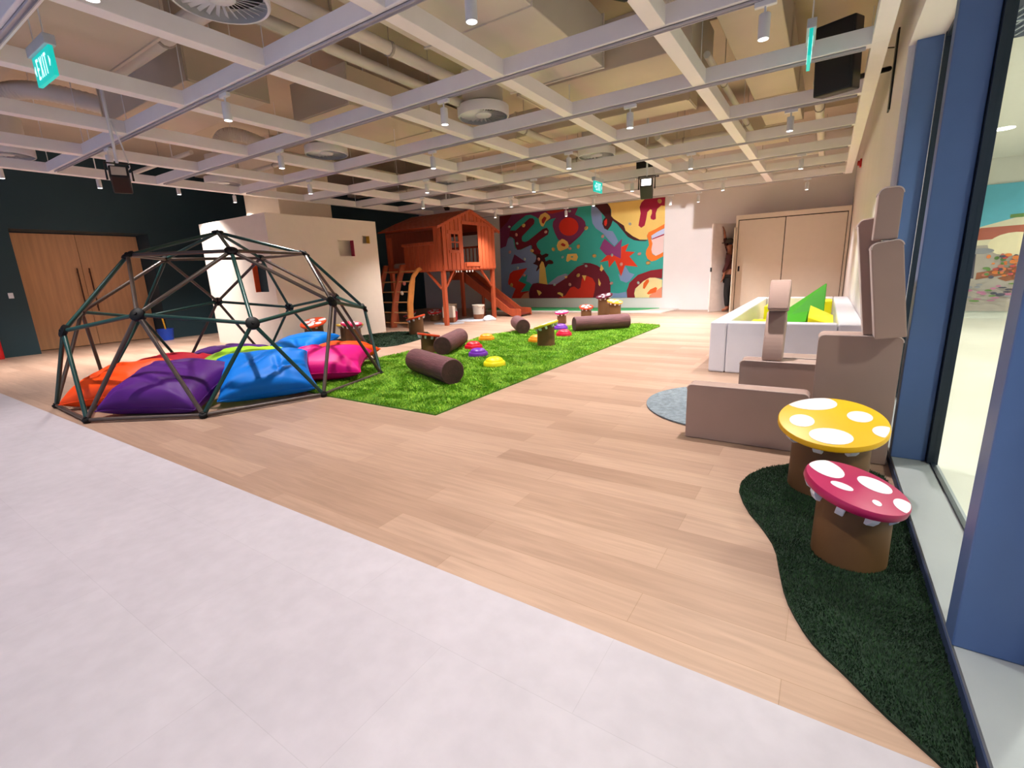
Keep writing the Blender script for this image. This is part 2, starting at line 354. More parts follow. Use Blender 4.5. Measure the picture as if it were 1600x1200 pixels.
VL = [(-3.30, 1.89, 'largest round ceiling vent at the top of the photo, near the exit sign'), (-3.37, 4.74, 'round ceiling vent in front of the wide air duct, over the rug'),
      (-6.0, 4.62, 'round ceiling vent in front of the beige pillar'), (-8.93, 4.67, 'round ceiling vent left of the beige pillar near the dark wall'),
      (-6.06, 7.38, 'round ceiling vent above the tree house roof'), (-3.15, 7.40, 'round ceiling vent above the small far exit sign'),
      (-9.55, 6.95, 'round ceiling vent right of the beige pillar, half behind it'), (-8.87, 1.98, 'round ceiling vent at the far left edge of the photo')]
v0 = make_diffuser(); reg(v0)
for k, (x, y, lb) in enumerate(VL):
    t = v0 if k == 0 else copy_tree(v0); t.location = (x, y, 2.86); t.scale = (1.12, 1.12, 1.0); t['label'] = lb; t['group'] = 'round swirl vents above the grid'

# exit signs
m_sign = emis('exit_sign_cyan', (10, 170, 160), 1.1); m_signw = emis('exit_sign_letters', (215, 255, 250), 1.1)
LET = {'E': [(0, 0, .15, 1), (0, 0, .62, .12), (0, .44, .52, .56), (0, .88, .62, 1)], 'I': [(.1, 0, .25, 1)], 'T': [(.26, 0, .41, 1), (0, .88, .68, 1)]}
def exit_sign(loc, rz, s, label, drop):
    t = thing('exit_sign', label, 'exit sign', loc, rz)
    w, h = 0.34*s, 0.17*s
    MB().box(-w/2, w/2, -.012, .012, 0, h).build('sign_panel', m_sign, t, 0.003)
    MB().box(-w/2-.01, w/2+.01, -.03, .03, h, h+.06*s).build('sign_housing', mat('sign_housing', (190, 196, 204), .4), t, .004)
    MB().tube((-w*.3, 0, h+.06*s), (-w*.3, 0, drop), .005, 6).tube((w*.3, 0, h+.06*s), (w*.3, 0, drop), .005, 6).build('hanger_rods', m_lampw, t)
    lb = MB()
    for side in (-1, 1):
        yy = side*0.0125
        def rect(x0, z0, x1, z1):
            lb.box(x0*side*-1, x1*side*-1, min(yy, yy+side*.002), max(yy, yy+side*.002), z0, z1)
        cw = .056*s; ch = .115*s; x = -1.78*cw; z = h*.17
        for c in 'EXIT':
            if c == 'X':
                for a in (-1, 1):
                    T = Matrix.Translation((-side*(x+.36*cw), 0, z+ch/2)) @ Matrix.Rotation(a*.30, 4, 'Y'); lb.box(-.075*cw, .075*cw, min(yy, yy+side*.002), max(yy, yy+side*.002), -ch*.52, ch*.52, T)
            else:
                for (a, b_, c2, d2) in LET[c]: rect(x+a*cw, z+b_*ch, x+c2*cw, z+d2*ch)
            x += cw*(0.58 if c == 'I' else 1.08)
        for dd in (-1, 1):     # arrows both sides
            bx = dd*(w/2-.012*s)
            lb.prism([(bx, z+ch*.5), (bx-dd*.022*s, z+ch*.75), (bx-dd*.022*s, z+ch*.25)], min(yy, yy+side*.002), max(yy, yy+side*.002), 'y')
    lb.build('sign_lettering', m_signw, t); return t
exit_sign((-4.36, 1.27, 2.485), 0, 1.0, 'green EXIT sign hanging from the ceiling at the upper left, nearest one', 1.5)
exit_sign((-3.22, 7.62, 2.37), PI/2, 0.95, 'small green EXIT sign hanging in front of the mural', 1.5)
exit_sign((-0.25, 4.55, 2.58), PI/2+.054, 1.0, 'EXIT sign seen edge-on beside the black wall speaker', 1.7)

# black speakers and projectors
def speaker(loc, rot, size, label, up):
    t = thing('black_speaker', label, 'speaker', loc); a, c, h = size
    T = Euler(rot).to_matrix().to_4x4()
    MB().box(-a, a, -c, c, -h, h, T).build('cabinet', m_black, t, .012)
    MB().box(-a*.9, a*.9, -c-.006, -c, -h*.92, h*.92, T).build('grille', mat('speaker_grille', (24, 24, 26), .7, bump=.4, bscale=300), t)
    return t
t = speaker((-0.08, 5.42, 2.84), (0.12, 0, -0.35), (0.15, 0.09, 0.27), 'large black speaker on a wall bracket at the upper right', 0)
MB().box(0.345+.08, 0.359+.08, .52, .66, -.36, .30).build('wall_plate', m_black, t, .003)
MB().path([(0.40, .59, 0.0), (.28, .4, -.06), (0.08, .10, -.16)], .022, 8).build('bracket_arm', m_black, t, smooth='auto')
MB().path([(0.1, .1, .1), (.2, .12, .12), (.28, .3, .1), (.41, .5, .14)], .005, 6).build('cable', m_black, t, smooth=True)
t = speaker((-0.74, 1.86, 2.28), (0.5, 0.2, 0.6), (0.10, 0.12, 0.16), 'black speaker cut off by the top edge of the photo', 0)
MB().tube((0, 0, .1), (0, 0, ZC-2.28), .012).build('drop_pole', m_black, t)
m_lenspan = emis('projector_glass', (255, 248, 240), 4.0); m_lensoff = mat('projector_glass_unlit', (214, 200, 186), .25)
def proj(loc, rz, label, s=1.0, lens=None):
    t = thing('stage_projector', label, 'projector', loc, rz)
    T = Matrix.Rotation(-0.6, 4, 'X')
    MB().box(-.10*s, .10*s, -.16*s, .14*s, -.09*s, .09*s, T).build('projector_body', m_black, t, .015)
    MB().box(-.075*s, .075*s, -.166*s, -.160*s, -.07*s, .06*s, T).build('projector_lens', lens or m_lenspan, t, .002)
    MB().path([(-.13*s, 0, 0), (-.13*s, 0, .2*s), (.13*s, 0, .2*s), (.13*s, 0, 0)], .012*s, 6).build('yoke', m_black, t)
    MB().tube((0, 0, .2*s), (0, 0, ZC-loc[2]), .014).build('drop_pole', m_lampw, t)
    MB().path([(.05*s, .1*s, .1*s), (.12*s, .2*s, .2*s), (.08*s, .2*s, .45*s), (0.02, .03, .7*s)], .007, 6).build('cable', m_lampw, t, smooth=True)
    return t
proj((-2.62, 8.25, 2.42), 0.25, 'black projector with a bright lens hanging right of the far exit sign')
proj((-6.05, 2.15, 2.22), 1.2, 'black projector hanging in front of the dark teal wall', .8, m_lensoff)
t = thing('black_speaker', 'flat black box above the projector near the mural', 'speaker', (-2.85, 8.95, 2.72))
MB().box(-.16, .2, -.1, .1, 0, .36).build('cabinet', m_black, t, .01); MB().tube((0, 0, .36), (0, 0, ZC-2.72), .012).build('drop_pole', m_black, t)
proj((-7.5, 8.9, 2.72), 0.4, 'small black projector behind the tree house roof', .6, m_lensoff)
m_red = mat('red_plastic', (190, 22, 26), .4)
t = thing('fire_alarm', 'red fire alarm sounder high on the right wall', 'fire alarm', (XR-.001, 11.0, 2.74), -PI/2)
MB().box(-.05, .05, -.03, 0, 0, .14).build('alarm_base', m_red, t, .01); MB().lathe([(.001, 0), (.045, 0), (.04, .03), (.001, .035)], (0, 0, 0), 20, Matrix.Translation((0, -.03, .07)) @ Matrix.Rotation(PI/2, 4, 'X')).build('strobe_cap', m_red, t)

# ------------------------------------------------------------------ pillar and white play wall
struct(MB().box(-10.3, -9.1, 5.75, 6.95, 0, ZC).build('pillar', mat('beige_pillar_paint', (222, 206, 186), .7, var=.02)))
m_box = mat('cream_panel_paint', (236, 224, 210), .7, var=.015)
HB = 2.33; bx0, bx1, by0, by1 = -10.42, -8.1, 4.83, 7.25; th = .09
def wall_holes(mb, u0, u1, z1, holes, f):
    us = sorted({u0, u1, *[h[0] for h in holes], *[h[1] for h in holes]}); zs = sorted({0, z1, *[h[2] for h in holes], *[h[3] for h in holes]})
    for i in range(len(us)-1):
        for j in range(len(zs)-1):
            cu, cz = (us[i]+us[i+1])/2, (zs[j]+zs[j+1])/2
            if any(h[0] < cu < h[1] and h[2] < cz < h[3] for h in holes): continue
            f(us[i], us[i+1], zs[j], zs[j+1])
HF = [(-8.75, -8.32, 1.00, 1.51)]; HR = [(6.25, 6.63, 1.62, 1.93), (6.86, 7.05, 1.88, 2.03)]
t = thing('play_cube', 'tall cream play room box with square coloured peepholes beside the climbing dome', 'play room', ((bx0+bx1)/2, (by0+by1)/2, 0))
ox, oy = (bx0+bx1)/2, (by0+by1)/2
mb = MB(); wall_holes(mb, bx0, bx1, HB, HF, lambda a, b_, c, d_: mb.box(a-ox, b_-ox, by0-oy, by0+th-oy, c, d_)); 
def dissolve(o):
    bm = bmesh.new(); bm.from_mesh(o.data); bmesh.ops.remove_doubles(bm, verts=bm.verts, dist=1e-5)
    # drop the doubled interior faces between cells
    seen = {}
    for f in bm.faces:
        k = tuple(sorted(v.index for v in f.verts)); seen.setdefault(k, []).append(f)
    bmesh.ops.delete(bm, geom=[f for l in seen.values() if len(l) > 1 for f in l], context='FACES_ONLY'); bm.to_mesh(o.data); bm.free()
dissolve(mb.build('front_panel', m_box, t))
mb = MB(); wall_holes(mb, by0+th, by1, HB, HR, lambda a, b_, c, d_: mb.box(bx1-th-ox, bx1-ox, a-oy, b_-oy, c, d_)); dissolve(mb.build('side_panel', m_box, t))
MB().box(bx0-ox, bx0+th-ox, by0+th-oy, by1-oy, 0, HB).build('side_panel', m_box, t)
MB().box(bx0+th-ox, bx1-th-ox, by1-th-oy, by1-oy, 0, HB).build('back_panel', m_box, t)
def liner(x0, x1, y0, y1, z0, z1, m, nm): MB().box(x0-ox, x1-ox, y0-oy, y1-oy, z0, z1).build(nm, m, t)
e = .0015
liner(-8.75, -8.735, by0-e, by0+th, 1.0, 1.51, mat('orange_liner', (226, 84, 34), .5), 'peephole_liner')
liner(-8.75, -8.32, by0+th+.001, by0+th+.011, 1.0, 1.51, m_dark, 'peephole_back')
liner(bx1-th, bx1+e, 6.615, 6.63, 1.62, 1.93, mat('crimson_liner', (150, 20, 60), .5), 'peephole_liner')
liner(bx1-th-.13, bx1-th-.12, 6.20, 6.95, 1.5, 2.0, m_box, 'peephole_back')
liner(bx1-th, bx1+e, 7.035, 7.05, 1.88, 2.03, mat('ochre_liner', (206, 160, 40), .5), 'peephole_liner')
liner(bx1-th-.13, bx1-th-.12, 6.955, 7.16, 1.8, 2.1, m_box, 'peephole_back')

# ------------------------------------------------------------------ mural + holds
MURAL_CORNERS=[(-9.067, 2.982), (-3.737, 2.954), (-3.743, 0.329), (-9.111, 0.345)]
MURAL=[('bluegrey', [(-9.09, 1.966), (-8.852, 2.057), (-8.754, 2.261), (-8.58, 2.266), (-8.509, 1.931), (-8.298, 1.866), (-7.916, 1.997), (-7.863, 1.754), (-7.723, 1.644), (-7.707, 1.506), (-7.61, 1.33), (-7.625, 0.847), (-7.961, 0.766), (-8.04, 0.338), (-9.111, 0.345)]), ('teal', [(-8.075, 1.088), (-8.269, 1.023), (-8.426, 0.884), (-8.129, 0.788), (-8.332, 0.558), (-8.01, 0.562), (-7.919, 0.765), (-8.0, 0.838), (-8.126, 0.877)]), ('lilac', [(-7.342, 0.771), (-6.98, 1.002), (-6.708, 1.077), (-6.575, 1.023), (-6.788, 0.877), (-7.024, 0.747)]), ('plum', [(-9.062, 2.981), (-7.402, 2.967), (-6.267, 2.946), (-6.368, 2.757), (-6.945, 2.732), (-7.137, 2.717), (-7.333, 2.654), (-7.528, 2.704), (-7.724, 2.838), (-7.883, 2.902), (-8.068, 2.903), (-8.344, 2.761), (-8.607, 2.596), (-8.678, 2.481), (-8.709, 2.275), (-8.765, 2.262), (-8.854, 2.022), (-9.079, 1.965)]), ('wine', [(-9.062, 2.981), (-8.578, 2.978), (-8.772, 2.765), (-9.045, 2.58)]), ('brick', [(-7.324, 2.965), (-6.697, 2.947), (-6.735, 2.903), (-7.133, 2.863), (-7.268, 2.892)]), ('plum', [(-7.022, 2.707), (-6.925, 2.778), (-6.643, 2.799), (-6.35, 2.755), (-6.153, 2.658), (-6.046, 2.539), (-6.011, 2.38), (-6.083, 2.276), (-6.21, 2.143), (-6.544, 1.909), (-6.938, 2.099), (-7.05, 2.303), (-7.122, 2.505), (-7.1, 2.633)]), ('red', [(-6.254, 2.416), (-6.273, 2.328), (-6.33, 2.254), (-6.415, 2.202), (-6.521, 2.178), (-6.634, 2.186), (-6.741, 2.226), (-6.828, 2.293), (-6.884, 2.377), (-6.903, 2.47), (-6.881, 2.56), (-6.822, 2.634), (-6.734, 2.685), (-6.627, 2.706), (-6.515, 2.696), (-6.41, 2.655), (-6.326, 2.589), (-6.272, 2.507)]), ('maroon', [(-8.655, 2.497), (-8.463, 2.481), (-7.928, 2.807), (-7.806, 2.796), (-7.748, 2.724), (-7.771, 2.626), (-8.217, 2.291), (-8.241, 2.224), (-8.223, 2.137), (-8.12, 2.105), (-7.994, 2.139), (-7.456, 2.451), (-7.318, 2.472), (-7.252, 2.385), (-7.284, 2.272), (-7.627, 2.113), (-7.711, 2.018), (-7.673, 1.914), (-7.556, 1.788), (-7.578, 1.721), (-7.641, 1.657), (-7.762, 1.697), (-7.862, 1.772), (-7.876, 1.977), (-7.916, 1.997), (-8.298, 1.883), (-8.426, 1.882), (-8.495, 1.999), (-8.518, 2.21), (-8.601, 2.285), (-8.708, 2.31), (-8.7, 2.466)]), ('dark', [(-7.721, 1.712), (-7.578, 1.721), (-7.519, 1.667), (-7.378, 1.714), (-7.279, 1.688), (-7.3, 1.622), (-7.421, 1.577), (-7.384, 1.474), (-7.244, 1.518), (-7.146, 1.479), (-7.108, 1.41), (-7.168, 1.379), (-7.307, 1.385), (-7.389, 1.286), (-7.612, 1.278), (-7.718, 1.178), (-7.741, 1.205), (-7.672, 1.332), (-7.691, 1.367), (-7.854, 1.426), (-7.769, 1.474), (-7.725, 1.576)]), ('yellow', [(-7.524, 1.491), (-7.609, 1.366), (-7.647, 0.795), (-7.669, 0.751), (-7.466, 0.704), (-7.324, 0.701), (-7.36, 0.858), (-7.41, 1.272), (-7.465, 1.446)]), ('yellow', [(-7.364, 2.926), (-7.523, 2.876), (-7.596, 2.776), (-7.57, 2.642), (-7.513, 2.538), (-7.445, 2.516), (-7.352, 2.656), (-7.194, 2.739), (-7.202, 2.805), (-7.288, 2.878)]), ('brick', [(-7.407, 2.808), (-7.32, 2.767), (-7.351, 2.705), (-7.432, 2.597), (-7.491, 2.635), (-7.498, 2.718)]), ('yellow', [(-6.805, 2.109), (-6.94, 2.033), (-6.99, 1.921), (-6.945, 1.786), (-6.868, 1.748), (-6.601, 1.831), (-6.572, 1.894), (-6.618, 2.011), (-6.729, 2.084)]), ('brick', [(-6.788, 1.99), (-6.685, 1.934), (-6.704, 1.878), (-6.789, 1.892), (-6.855, 1.945)]), ('yellow', [(-6.623, 1.652), (-6.324, 1.652), (-6.279, 1.552), (-6.326, 1.441), (-6.401, 1.444), (-6.512, 1.482), (-6.626, 1.422), (-6.673, 1.457), (-6.652, 1.588)]), ('teal', [(-6.511, 1.581), (-6.436, 1.577), (-6.437, 1.544), (-6.521, 1.548)]), ('plum', [(-8.539, 1.748), (-8.102, 1.481), (-8.685, 1.437)]), ('red', [(-8.067, 1.299), (-8.426, 0.902), (-8.129, 0.788), (-8.354, 0.54), (-8.031, 0.572), (-8.04, 0.338), (-8.716, 0.343), (-8.546, 0.652), (-8.827, 0.803), (-8.822, 0.894), (-8.743, 1.145), (-8.607, 1.23)]), ('peach', [(-8.032, 0.554), (-8.227, 0.484), (-8.363, 0.34), (-8.019, 0.338)]), ('maroon', [(-8.019, 0.336), (-8.034, 0.5), (-7.986, 0.66), (-7.875, 0.8), (-7.708, 0.822), (-7.343, 0.762), (-7.024, 0.764), (-6.749, 0.91), (-6.536, 1.088), (-6.31, 1.262), (-6.052, 1.341), (-6.188, 1.35), (-6.06, 1.369), (-5.88, 1.353), (-5.666, 1.279), (-5.438, 1.126), (-5.299, 0.93), (-5.246, 0.753), (-5.242, 0.339)]), ('red', [(-6.993, 0.332), (-6.718, 0.416), (-6.542, 0.652), (-6.409, 0.683), (-6.278, 0.597), (-6.203, 0.646), (-6.165, 0.861), (-6.135, 0.955), (-5.971, 0.983), (-5.809, 0.912), (-5.719, 0.763), (-5.737, 0.567), (-5.791, 0.343)]), ('yellow', [(-7.736, 0.603), (-7.613, 0.566), (-7.553, 0.503), (-7.659, 0.416), (-7.718, 0.532)]), ('yellow', [(-6.99, 0.505), (-6.911, 0.521), (-6.795, 0.468), (-6.806, 0.365), (-6.893, 0.435), (-6.991, 0.47)]), ('yellow', [(-6.153, 1.005), (-6.007, 1.0), (-6.063, 0.837)]), ('yellow', [(-5.535, 1.305), (-5.456, 1.175), (-5.525, 1.097), (-5.578, 1.147)]), ('yellow', [(-5.622, 0.907), (-5.542, 0.759), (-5.577, 0.671), (-5.621, 0.729)]), ('yellow', [(-6.747, 0.994), (-6.651, 1.008), (-6.633, 0.974), (-6.691, 0.925)]), ('bluegrey', [(-5.85, 2.942), (-5.772, 2.957), (-5.651, 2.868), (-5.531, 2.72), (-5.514, 2.566), (-5.505, 2.428), (-5.444, 2.3), (-5.342, 2.23), (-5.19, 2.203), (-5.106, 2.075), (-5.021, 1.916), (-5.136, 1.785), (-5.323, 1.983), (-5.478, 2.164), (-5.702, 2.321), (-5.807, 2.469), (-5.85, 2.72)]), ('dark', [(-5.789, 2.966), (-5.364, 2.966), (-5.263, 2.873), (-5.236, 2.616), (-5.16, 2.533), (-4.862, 2.327), (-4.811, 2.188), (-4.599, 2.022), (-4.406, 1.919), (-4.156, 1.889), (-4.248, 1.866), (-4.406, 1.881), (-4.565, 1.915), (-4.744, 2.018), (-4.993, 2.308), (-5.059, 2.389), (-5.193, 2.491), (-5.242, 2.359), (-5.342, 2.246), (-5.444, 2.3), (-5.505, 2.428), (-5.479, 2.532), (-5.412, 2.602), (-5.531, 2.735), (-5.651, 2.868)]), ('red', [(-5.378, 2.561), (-5.445, 2.499), (-5.445, 2.392), (-5.394, 2.357), (-5.36, 2.43), (-5.361, 2.522)]), ('gold', [(-5.35, 2.965), (-3.737, 2.949), (-3.727, 2.231), (-3.758, 2.262), (-3.964, 2.15), (-4.161, 2.092), (-4.205, 2.008), (-4.187, 1.903), (-4.406, 1.919), (-4.599, 2.022), (-4.811, 2.188), (-4.862, 2.327), (-5.16, 2.533), (-5.236, 2.616), (-5.237, 2.781), (-5.28, 2.875)]), ('crimson', [(-4.291, 2.958), (-3.737, 2.949), (-3.744, 2.728), (-3.833, 2.752), (-3.935, 2.678), (-3.977, 2.568), (-3.972, 2.424), (-4.032, 2.401), (-4.109, 2.437), (-4.118, 2.495), (-4.083, 2.578), (-4.085, 2.664), (-4.131, 2.683), (-4.206, 2.619), (-4.232, 2.448), (-4.274, 2.277), (-4.366, 2.226), (-4.446, 2.292), (-4.418, 2.465), (-4.391, 2.608), (-4.425, 2.771), (-4.381, 2.882)]), ('palepink', [(-4.079, 1.896), (-3.734, 2.002), (-3.741, 1.537), (-3.944, 1.459), (-4.054, 1.539), (-4.072, 1.644)]), ('paleblue', [(-4.082, 1.999), (-3.917, 2.088), (-3.734, 2.16), (-3.735, 2.016), (-4.064, 1.917)]), ('crimson', [(-4.064, 1.917), (-3.735, 2.023), (-3.734, 1.987), (-4.048, 1.896)]), ('orange', [(-3.735, 2.274), (-3.965, 2.164), (-4.161, 2.092), (-4.205, 1.993), (-4.155, 1.857), (-4.137, 1.752), (-4.211, 1.623), (-4.224, 1.519), (-4.174, 1.396), (-4.063, 1.316), (-3.94, 1.34), (-3.746, 1.441), (-3.742, 1.551), (-3.838, 1.498), (-3.944, 1.459), (-4.037, 1.509), (-4.072, 1.63), (-4.045, 1.79), (-4.079, 1.896), (-4.082, 1.999), (-3.917, 2.088), (-3.731, 2.167)]), ('violet', [(-5.434, 2.014), (-5.136, 1.77), (-4.906, 1.984), (-4.936, 1.742), (-4.94, 1.435), (-5.184, 1.556), (-5.389, 1.551), (-5.58, 1.751), (-5.494, 1.933)]), ('bluegrey', [(-4.813, 1.235), (-4.678, 1.036), (-4.531, 0.985), (-4.674, 0.802), (-4.772, 0.757), (-4.94, 0.825), (-5.01, 1.016), (-4.925, 0.95)]), ('scarlet', [(-5.579, 1.363), (-5.389, 1.52), (-5.355, 1.549), (-5.184, 1.556), (-4.94, 1.435), (-4.928, 1.757), (-4.708, 1.834), (-4.803, 1.627), (-4.527, 1.596), (-4.686, 1.483), (-4.438, 1.189), (-4.813, 1.243), (-4.925, 0.942), (-5.115, 1.396), (-5.292, 1.2), (-5.319, 1.398)]), ('bluegrey', [(-5.225, 0.339), (-5.209, 0.478), (-5.003, 0.46), (-4.768, 0.505), (-4.732, 0.336)]), ('wine2', [(-4.732, 0.336), (-4.752, 0.536), (-4.673, 0.755), (-4.433, 0.966), (-4.072, 1.076), (-3.75, 1.108), (-3.751, 0.847), (-3.957, 0.875), (-4.144, 0.85), (-4.347, 0.701), (-4.506, 0.58), (-4.528, 0.439), (-4.501, 0.334)]), ('cream', [(-4.501, 0.334), (-4.528, 0.454), (-4.49, 0.595), (-4.269, 0.792), (-4.098, 0.879), (-3.942, 0.875), (-3.75, 0.816), (-3.743, 0.329)]), ('peach', [(-3.746, 0.628), (-4.085, 0.403), (-4.099, 0.331), (-3.743, 0.329)]), ('orange2', [(-4.128, 0.842), (-4.111, 0.773), (-4.232, 0.575), (-4.28, 0.591), (-4.268, 0.73), (-4.191, 0.821)]), ('orange2', [(-4.165, 0.45), (-4.073, 0.557), (-3.919, 0.623), (-3.879, 0.584), (-3.915, 0.478), (-4.117, 0.419)])]
HOLDS=[(-8.682, 2.611), (-8.426, 2.35), (-8.141, 2.608), (-8.406, 2.081), (-8.699, 1.828), (-7.861, 1.823), (-8.141, 1.579), (-7.35, 2.351), (-7.099, 1.82), (-6.786, 1.57), (-6.536, 1.811), (-6.258, 1.85), (-6.531, 2.875), (-7.624, 1.553), (-6.001, 2.353), (-4.685, 2.357), (-5.486, 2.087), (-5.746, 1.554), (-5.201, 1.549), (-4.398, 1.536), (-3.881, 2.863), (-8.418, 1.312), (-8.182, 1.074), (-8.684, 0.773), (-7.083, 0.748), (-6.55, 0.745), (-6.266, 1.013), (-6.006, 1.277), (-4.921, 1.279), (-4.148, 1.282), (-4.413, 0.749), (-5.211, 0.752)]

PAL = dict(base=(50, 168, 156), teal=(50, 168, 156), bluegrey=(132, 156, 200), lilac=(150, 150, 186), plum=(122, 44, 88), wine=(112, 14, 32), brick=(176, 44, 36), red=(216, 44, 22), maroon=(112, 14, 40),
           dark=(70, 10, 18), yellow=(236, 196, 104), gold=(240, 204, 112), crimson=(160, 8, 56), palepink=(236, 206, 204), paleblue=(196, 206, 236), orange=(240, 124, 34),
           violet=(142, 58, 122), scarlet=(228, 58, 22), wine2=(138, 12, 28), cream=(240, 220, 156), peach=(232, 142, 110), orange2=(236, 100, 24))
cols = list(PAL); YW = YB-.012
mb = MB(); mb.cur = 0
mb.prism(MURAL_CORNERS, YW, YB-.0005, 'y')
for i, (c, pts) in enumerate(MURAL):
    mb.cur = cols.index(c); y = YW-.00025*(i+1); n = len(mb.v)
    mb.v += [(p[0], y, p[1]) for p in pts]; mb.f.append(tuple(range(n, n+len(pts)))); mb.m.append(mb.cur)
mm = mb.build('wall_mural', [mat('mural_'+c, PAL[c], .7, var=.03, scale=3) for c in cols], fix=False)
tag(mm, 'large colourful abstract mural painting on the far white wall', 'mural')
hcol = [mat('hold_grey', (170, 180, 176), .6), mat('hold_pink', (210, 150, 140), .6), mat('hold_ochre', (200, 160, 90), .6), mat('hold_teal', (70, 140, 130), .6)]
hcn = ['grey', 'pink', 'ochre', 'teal']
for i, (x, z) in enumerate(HOLDS):
    b_ = MB(); r = .045+.02*((i*7) % 3)/2
    T = Matrix.Translation((x, YW-.014, z)) @ Matrix.Rotation(i*1.3, 4, 'Y') @ Matrix.Rotation(PI/2, 4, 'X') @ Matrix.Diagonal((1, .8, 1, 1))
    b_.lathe([(.001, 0), (r, 0), (r*.95, .02), (r*.6, .05), (.001, .055)], (0, 0, 0), 9, T)
    k = (i*5+i//3) % 4
    mates = sorted(q[0] for j, q in enumerate(HOLDS) if (j*5+j//3) % 4 == k)
    tag(b_.build('climbing_hold', hcol[k], smooth='auto'), 'small %s climbing hold on the mural, %s %s one from the left' % (hcn[k], ORD[mates.index(x)], hcn[k]), 'climbing hold', 'climbing holds on the mural')
t = MB().prism([(-9.1, YB), (-9.1, 12.2), (-3.42, 12.2), (-3.28, YB)], 0, .035).build('low_platform', mat('platform_white', (226, 218, 212), .6), None, .004)
tag(t, 'low white platform along the foot of the mural', 'platform')
t = MB().prism([(-9.0, YB-.02), (-9.0, 12.35), (-5.0, 12.35), (-4.2, 12.7), (-3.8, YB-.02)], .035, .05).build('green_mat', mat('green_mat', (70, 176, 110), .8), None, .004)
tag(t, 'bright green landing mat under the mural', 'mat')

# ------------------------------------------------------------------ closet, door leaf, person
m_cl = mat('cream_closet_laminate', (226, 212, 194), .6, var=.015)
CX0, CX1, CY, CZ = -1.86, 0.345, 12.74, 2.16
t = thing('built_in_closet', 'tall cream closet with two wide sliding doors in the far right corner', 'closet', (0, CY, 0))
MB().box(CX0-.02, CX0+.03, -.02, .06, 0, CZ+.1).build('left_post', m_cl, t)
MB().box(CX1-.05, CX1, -.02, .06, 0, CZ+.1).build('right_post', m_cl, t)
MB().box(CX0+.03, CX1-.05, -.02, .6, CZ, CZ+.1).build('top_rail', m_cl, t)
MB().box(CX0+.03, CX1-.05, .05, .06, 0, CZ).build('inner_back', mat('closet_shadow', (60, 45, 36), .9), t)  # dark sheet close behind the doors, coloured as the shade inside the closet
xm = -.86
for a, b_ in ((CX0+.045, xm-.008), (xm+.008, CX1-.062)):
    p = MB().box(a, b_, 0, .03, .02, CZ-.02).build('sliding_door', m_cl, t, .002)
    if a < xm-1e-3 and b_ < xm: MB().box(a+.03, a+.07, -.006, 0, .98, 1.1).build('flush_lock', m_black, p)
struct(MB().prism([(-2.40, 12.68), (-2.37, 12.66), (-1.90, 13.23), (-1.93, 13.25)], 0.01, 2.12).build('door_2', mat('white_door_leaf', (226, 214, 208), .6), None, .002))
lk = MB().box(-.02, .02, -.01, .01, -.05, .05).build('door_lock', m_black, bpy.data.objects['door_2']); lk.location = (-2.37, 12.655, 1.04)
tag(MB().box(-1.865, -1.845, 12.40, 12.70, 0, 1.98).build('closet_leaf', m_cl, None, .003), 'narrow cream panel standing edge-on at the left end of the closet', 'panel')

def skin(name, verts, edges, radii, m, parent, root=0, sub=2):
    me = bpy.data.meshes.new(name); me.from_pydata([Vector(v) for v in verts], edges, []); me.materials.append(m)
    o = bpy.data.objects.new(name, me); COL.objects.link(o); o.parent = parent
    sm = o.modifiers.new('skin', 'SKIN'); 
    for v, r in zip(me.skin_vertices[0].data, radii): v.radius = (r, r) if not isinstance(r, tuple) else r
    me.skin_vertices[0].data[root].use_root = True
    s = o.modifiers.new('sub', 'SUBSURF'); s.levels = sub; s.render_levels = sub; sm.use_smooth_shade = True
    return o
p = thing('person', 'person in cap, dark red top and black trousers raising one hand beside the closet', 'person', (-1.985, 12.91, 0), 0.0)
m_skin = mat('person_skin', (150, 92, 66), .6, var=.03)
# faces -X (towards the left of the photo); raised arm forward and up
V_ = [(0, 0, .88), (0.01, 0, 1.05), (0.01, 0, 1.25), (0.0, 0, 1.38), (-.01, 0, 1.46), (-.03, 0, 1.56), (-.045, 0, 1.63),           # pelvis..head 0-6
      (0.0, -.09, .84), (-.03, -.10, .47), (0.0, -.10, .08), (-.12, -.10, .035),                                                 # leg R 7-10
      (0.0, .09, .84), (-.02, .10, .47), (.03, .10, .08), (-.09, .10, .035),                                                      # leg L 11-14
      (0.0, -.17, 1.34), (-.06, -.19, 1.10), (-.10, -.17, .90), (-.11, -.165, .83),                                                # arm R 15-18 low
      (-.02, .13, 1.37), (-.12, .07, 1.60), (-.155, -.03, 1.85), (-.165, -.05, 1.94)]                                                # arm L 19-22 raised
E_ = [(0, 1), (1, 2), (2, 3), (3, 4), (4, 5), (5, 6), (0, 7), (7, 8), (8, 9), (9, 10), (0, 11), (11, 12), (12, 13), (13, 14), (3, 15), (15, 16), (16, 17), (17, 18), (3, 19), (19, 20), (20, 21), (21, 22)]
R_ = [.12, .115, .13, .09, .052, .082, .075, .085, .055, .038, .034, .085, .055, .038, .034, .05, .038, .028, .034, .05, .038, .028, .034]
n = len(V_)
